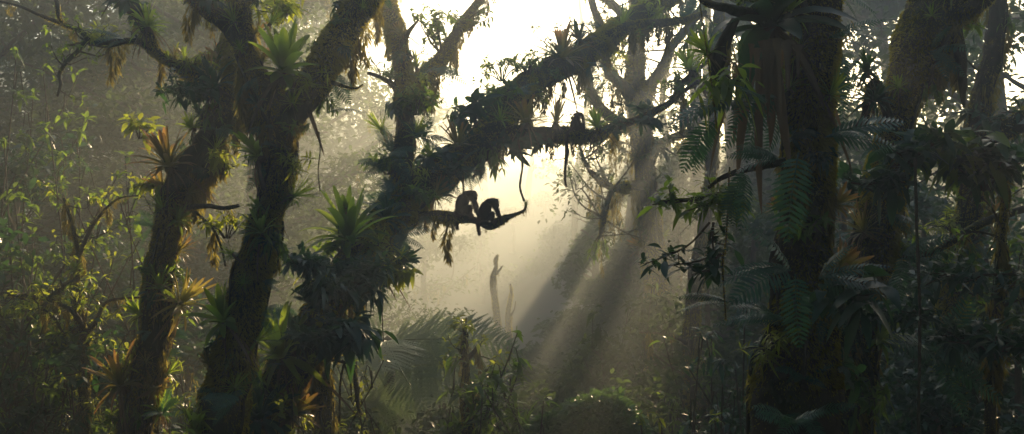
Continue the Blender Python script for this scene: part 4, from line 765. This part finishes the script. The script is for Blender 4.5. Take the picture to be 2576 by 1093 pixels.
# ================================================================ monkeys
def skin(name, pts, edges, mat, parent, sub=2):
    me = bpy.data.meshes.new(name); me.from_pydata([p[:3] for p in pts], edges, []); o = bpy.data.objects.new(name, me); col.objects.link(o)
    sm = o.modifiers.new('s', 'SKIN'); sm.use_smooth_shade = True; ss = o.modifiers.new('d', 'SUBSURF'); ss.levels = sub; ss.render_levels = sub
    for i, p in enumerate(pts):
        r = p[3]; me.skin_vertices[0].data[i].radius = (r, p[4] if len(p) > 4 else r)
    me.skin_vertices[0].data[0].use_root = True
    bpy.context.view_layer.update(); dg = bpy.context.evaluated_depsgraph_get(); m2 = bpy.data.meshes.new_from_object(o.evaluated_get(dg)); bpy.data.objects.remove(o)
    m2.materials.clear(); m2.materials.append(mat); m2.name = name; return link(name, m2, parent), m2
def monkey(u, v, Y, Hpx, label, rz=0, tail=False, mirror=1, lean=0.):
    """hunched monkey sitting on a branch, facing +x, seat at (u, v); Hpx is its seated height"""
    s = Hpx*Y/F; e = empty('forest_monkey', W(u, v, Y)); tag(e, label, 'monkey', 'monkeys sitting on the boughs'); e.rotation_euler = (0, R(lean), R(rz)); e.scale = (s, s, s)
    P = [(0, 0, .16, .235), (.02, 0, .42, .26), (.13, 0, .66, .225), (.26, 0, .79, .165), (.37, 0, .78, .15), (.43, 0, .70, .13), (.47, 0, .60, .075)]
    E = [(i, i+1) for i in range(6)]; n = 7
    for y in (-1, 1):
        P += [(.32, y*.17, .66, .09), (.46, y*.17, .46, .062), (.55, y*.12, .22, .05), (.64, y*.08, -.02, .045), (.69, y*.07, -.05, .03)]; E += [(3, n), (n, n+1), (n+1, n+2), (n+2, n+3), (n+3, n+4)]; n += 5
        P += [(.12, y*.17, .14, .13), (.34, y*.2, .34, .085), (.30, y*.15, .06, .06), (.42, y*.13, .0, .045)]; E += [(0, n), (n, n+1), (n+1, n+2), (n+2, n+3)]; n += 4
    T = [(-.15, .1, .08, .07), (-.2, .22, -.1, .05), (-.16, .25, -.3, .045), (-.12, .25, -.5, .03)] if not tail else [(-.16, -.12, .05, .07), (-.22, -.34, -.12, .06), (-.3, -.36, -.6, .085), (-.26, -.34, -1.1, .12), (-.36, -.34, -1.6, .085), (-.46, -.34, -2.1, .05), (-.44, -.34, -2.55, .025), (-.34, -.34, -2.85, .01)]
    for k, t in enumerate(T): P.append(t); E.append((0 if k == 0 else n-1, n)); n += 1
    o, me = skin('body', P, E, M['fur'], e)
    co_ = np.empty(len(me.vertices)*3); me.vertices.foreach_get('co', co_); co_ = co_.reshape(-1, 3); no = np.empty(len(me.vertices)*3); me.vertices.foreach_get('normal', no); no = no.reshape(-1, 3)
    a = Acc(); m = 9000 if tail else 7000; i = rng.integers(0, len(co_), m); ll = .05*(.6+.8*rng.random(m)); dn = np.linalg.norm(co_[i]-[.58, 0, 0], axis=1); ll = np.where(dn < .16, ll*.3, ll)
    leafset(a, co_[i]+rng.normal(0, .012, (m, 3)), no[i]*.55+[-.1, 0, -.6]+rng.normal(0, .15, (m, 3)), ll, .005, .2, .1, BLADE, flat=True, roll=rng.random(m)*3); a.build('fur', M['fur'], e)
    # face and ears
    a = Acc(); 
    for y in (-1, 1): tube(a, [[.36, y*.12, .78], [.355, y*.155, .81], [.35, y*.17, .84]], [.03, .035, .015], .01, 8, 0)
    a.build('ears', M['fur'], e)
    a = Acc(); tube(a, [[.44, 0, .66], [.50, 0, .58], [.52, 0, .55]], [.075, .06, .03], .02, 10, .05); a.build('muzzle', M['dead'], e)
    return e
monkey(1158, 541, 13.05, 74, 'larger monkey hunched on the thin mossy branch, left of its companion', rz=-8, lean=4)
monkey(1217, 557, 13.05, 69, 'smaller monkey hunched at the right on the thin mossy branch', rz=6, lean=2)
monkey(1448, 327, 13.9, 50, 'lone monkey on the horizontal bough with its long tail hanging below', rz=-60, tail=True)

# ================================================================ render settings
vs = sc.view_settings; vs.view_transform = 'Standard'; vs.look = 'None'; vs.gamma = 1; vs.exposure = 1.6
cy = sc.cycles; cy.max_bounces = 5; cy.diffuse_bounces = 2; cy.glossy_bounces = 2; cy.transmission_bounces = 3; cy.volume_bounces = 0; cy.transparent_max_bounces = 4; cy.caustics_reflective = False; cy.caustics_refractive = False
cy.use_denoising = True; cy.denoiser = 'OPENIMAGEDENOISE'; cy.denoising_input_passes = 'RGB_ALBEDO_NORMAL'; cy.sample_clamp_indirect = 6
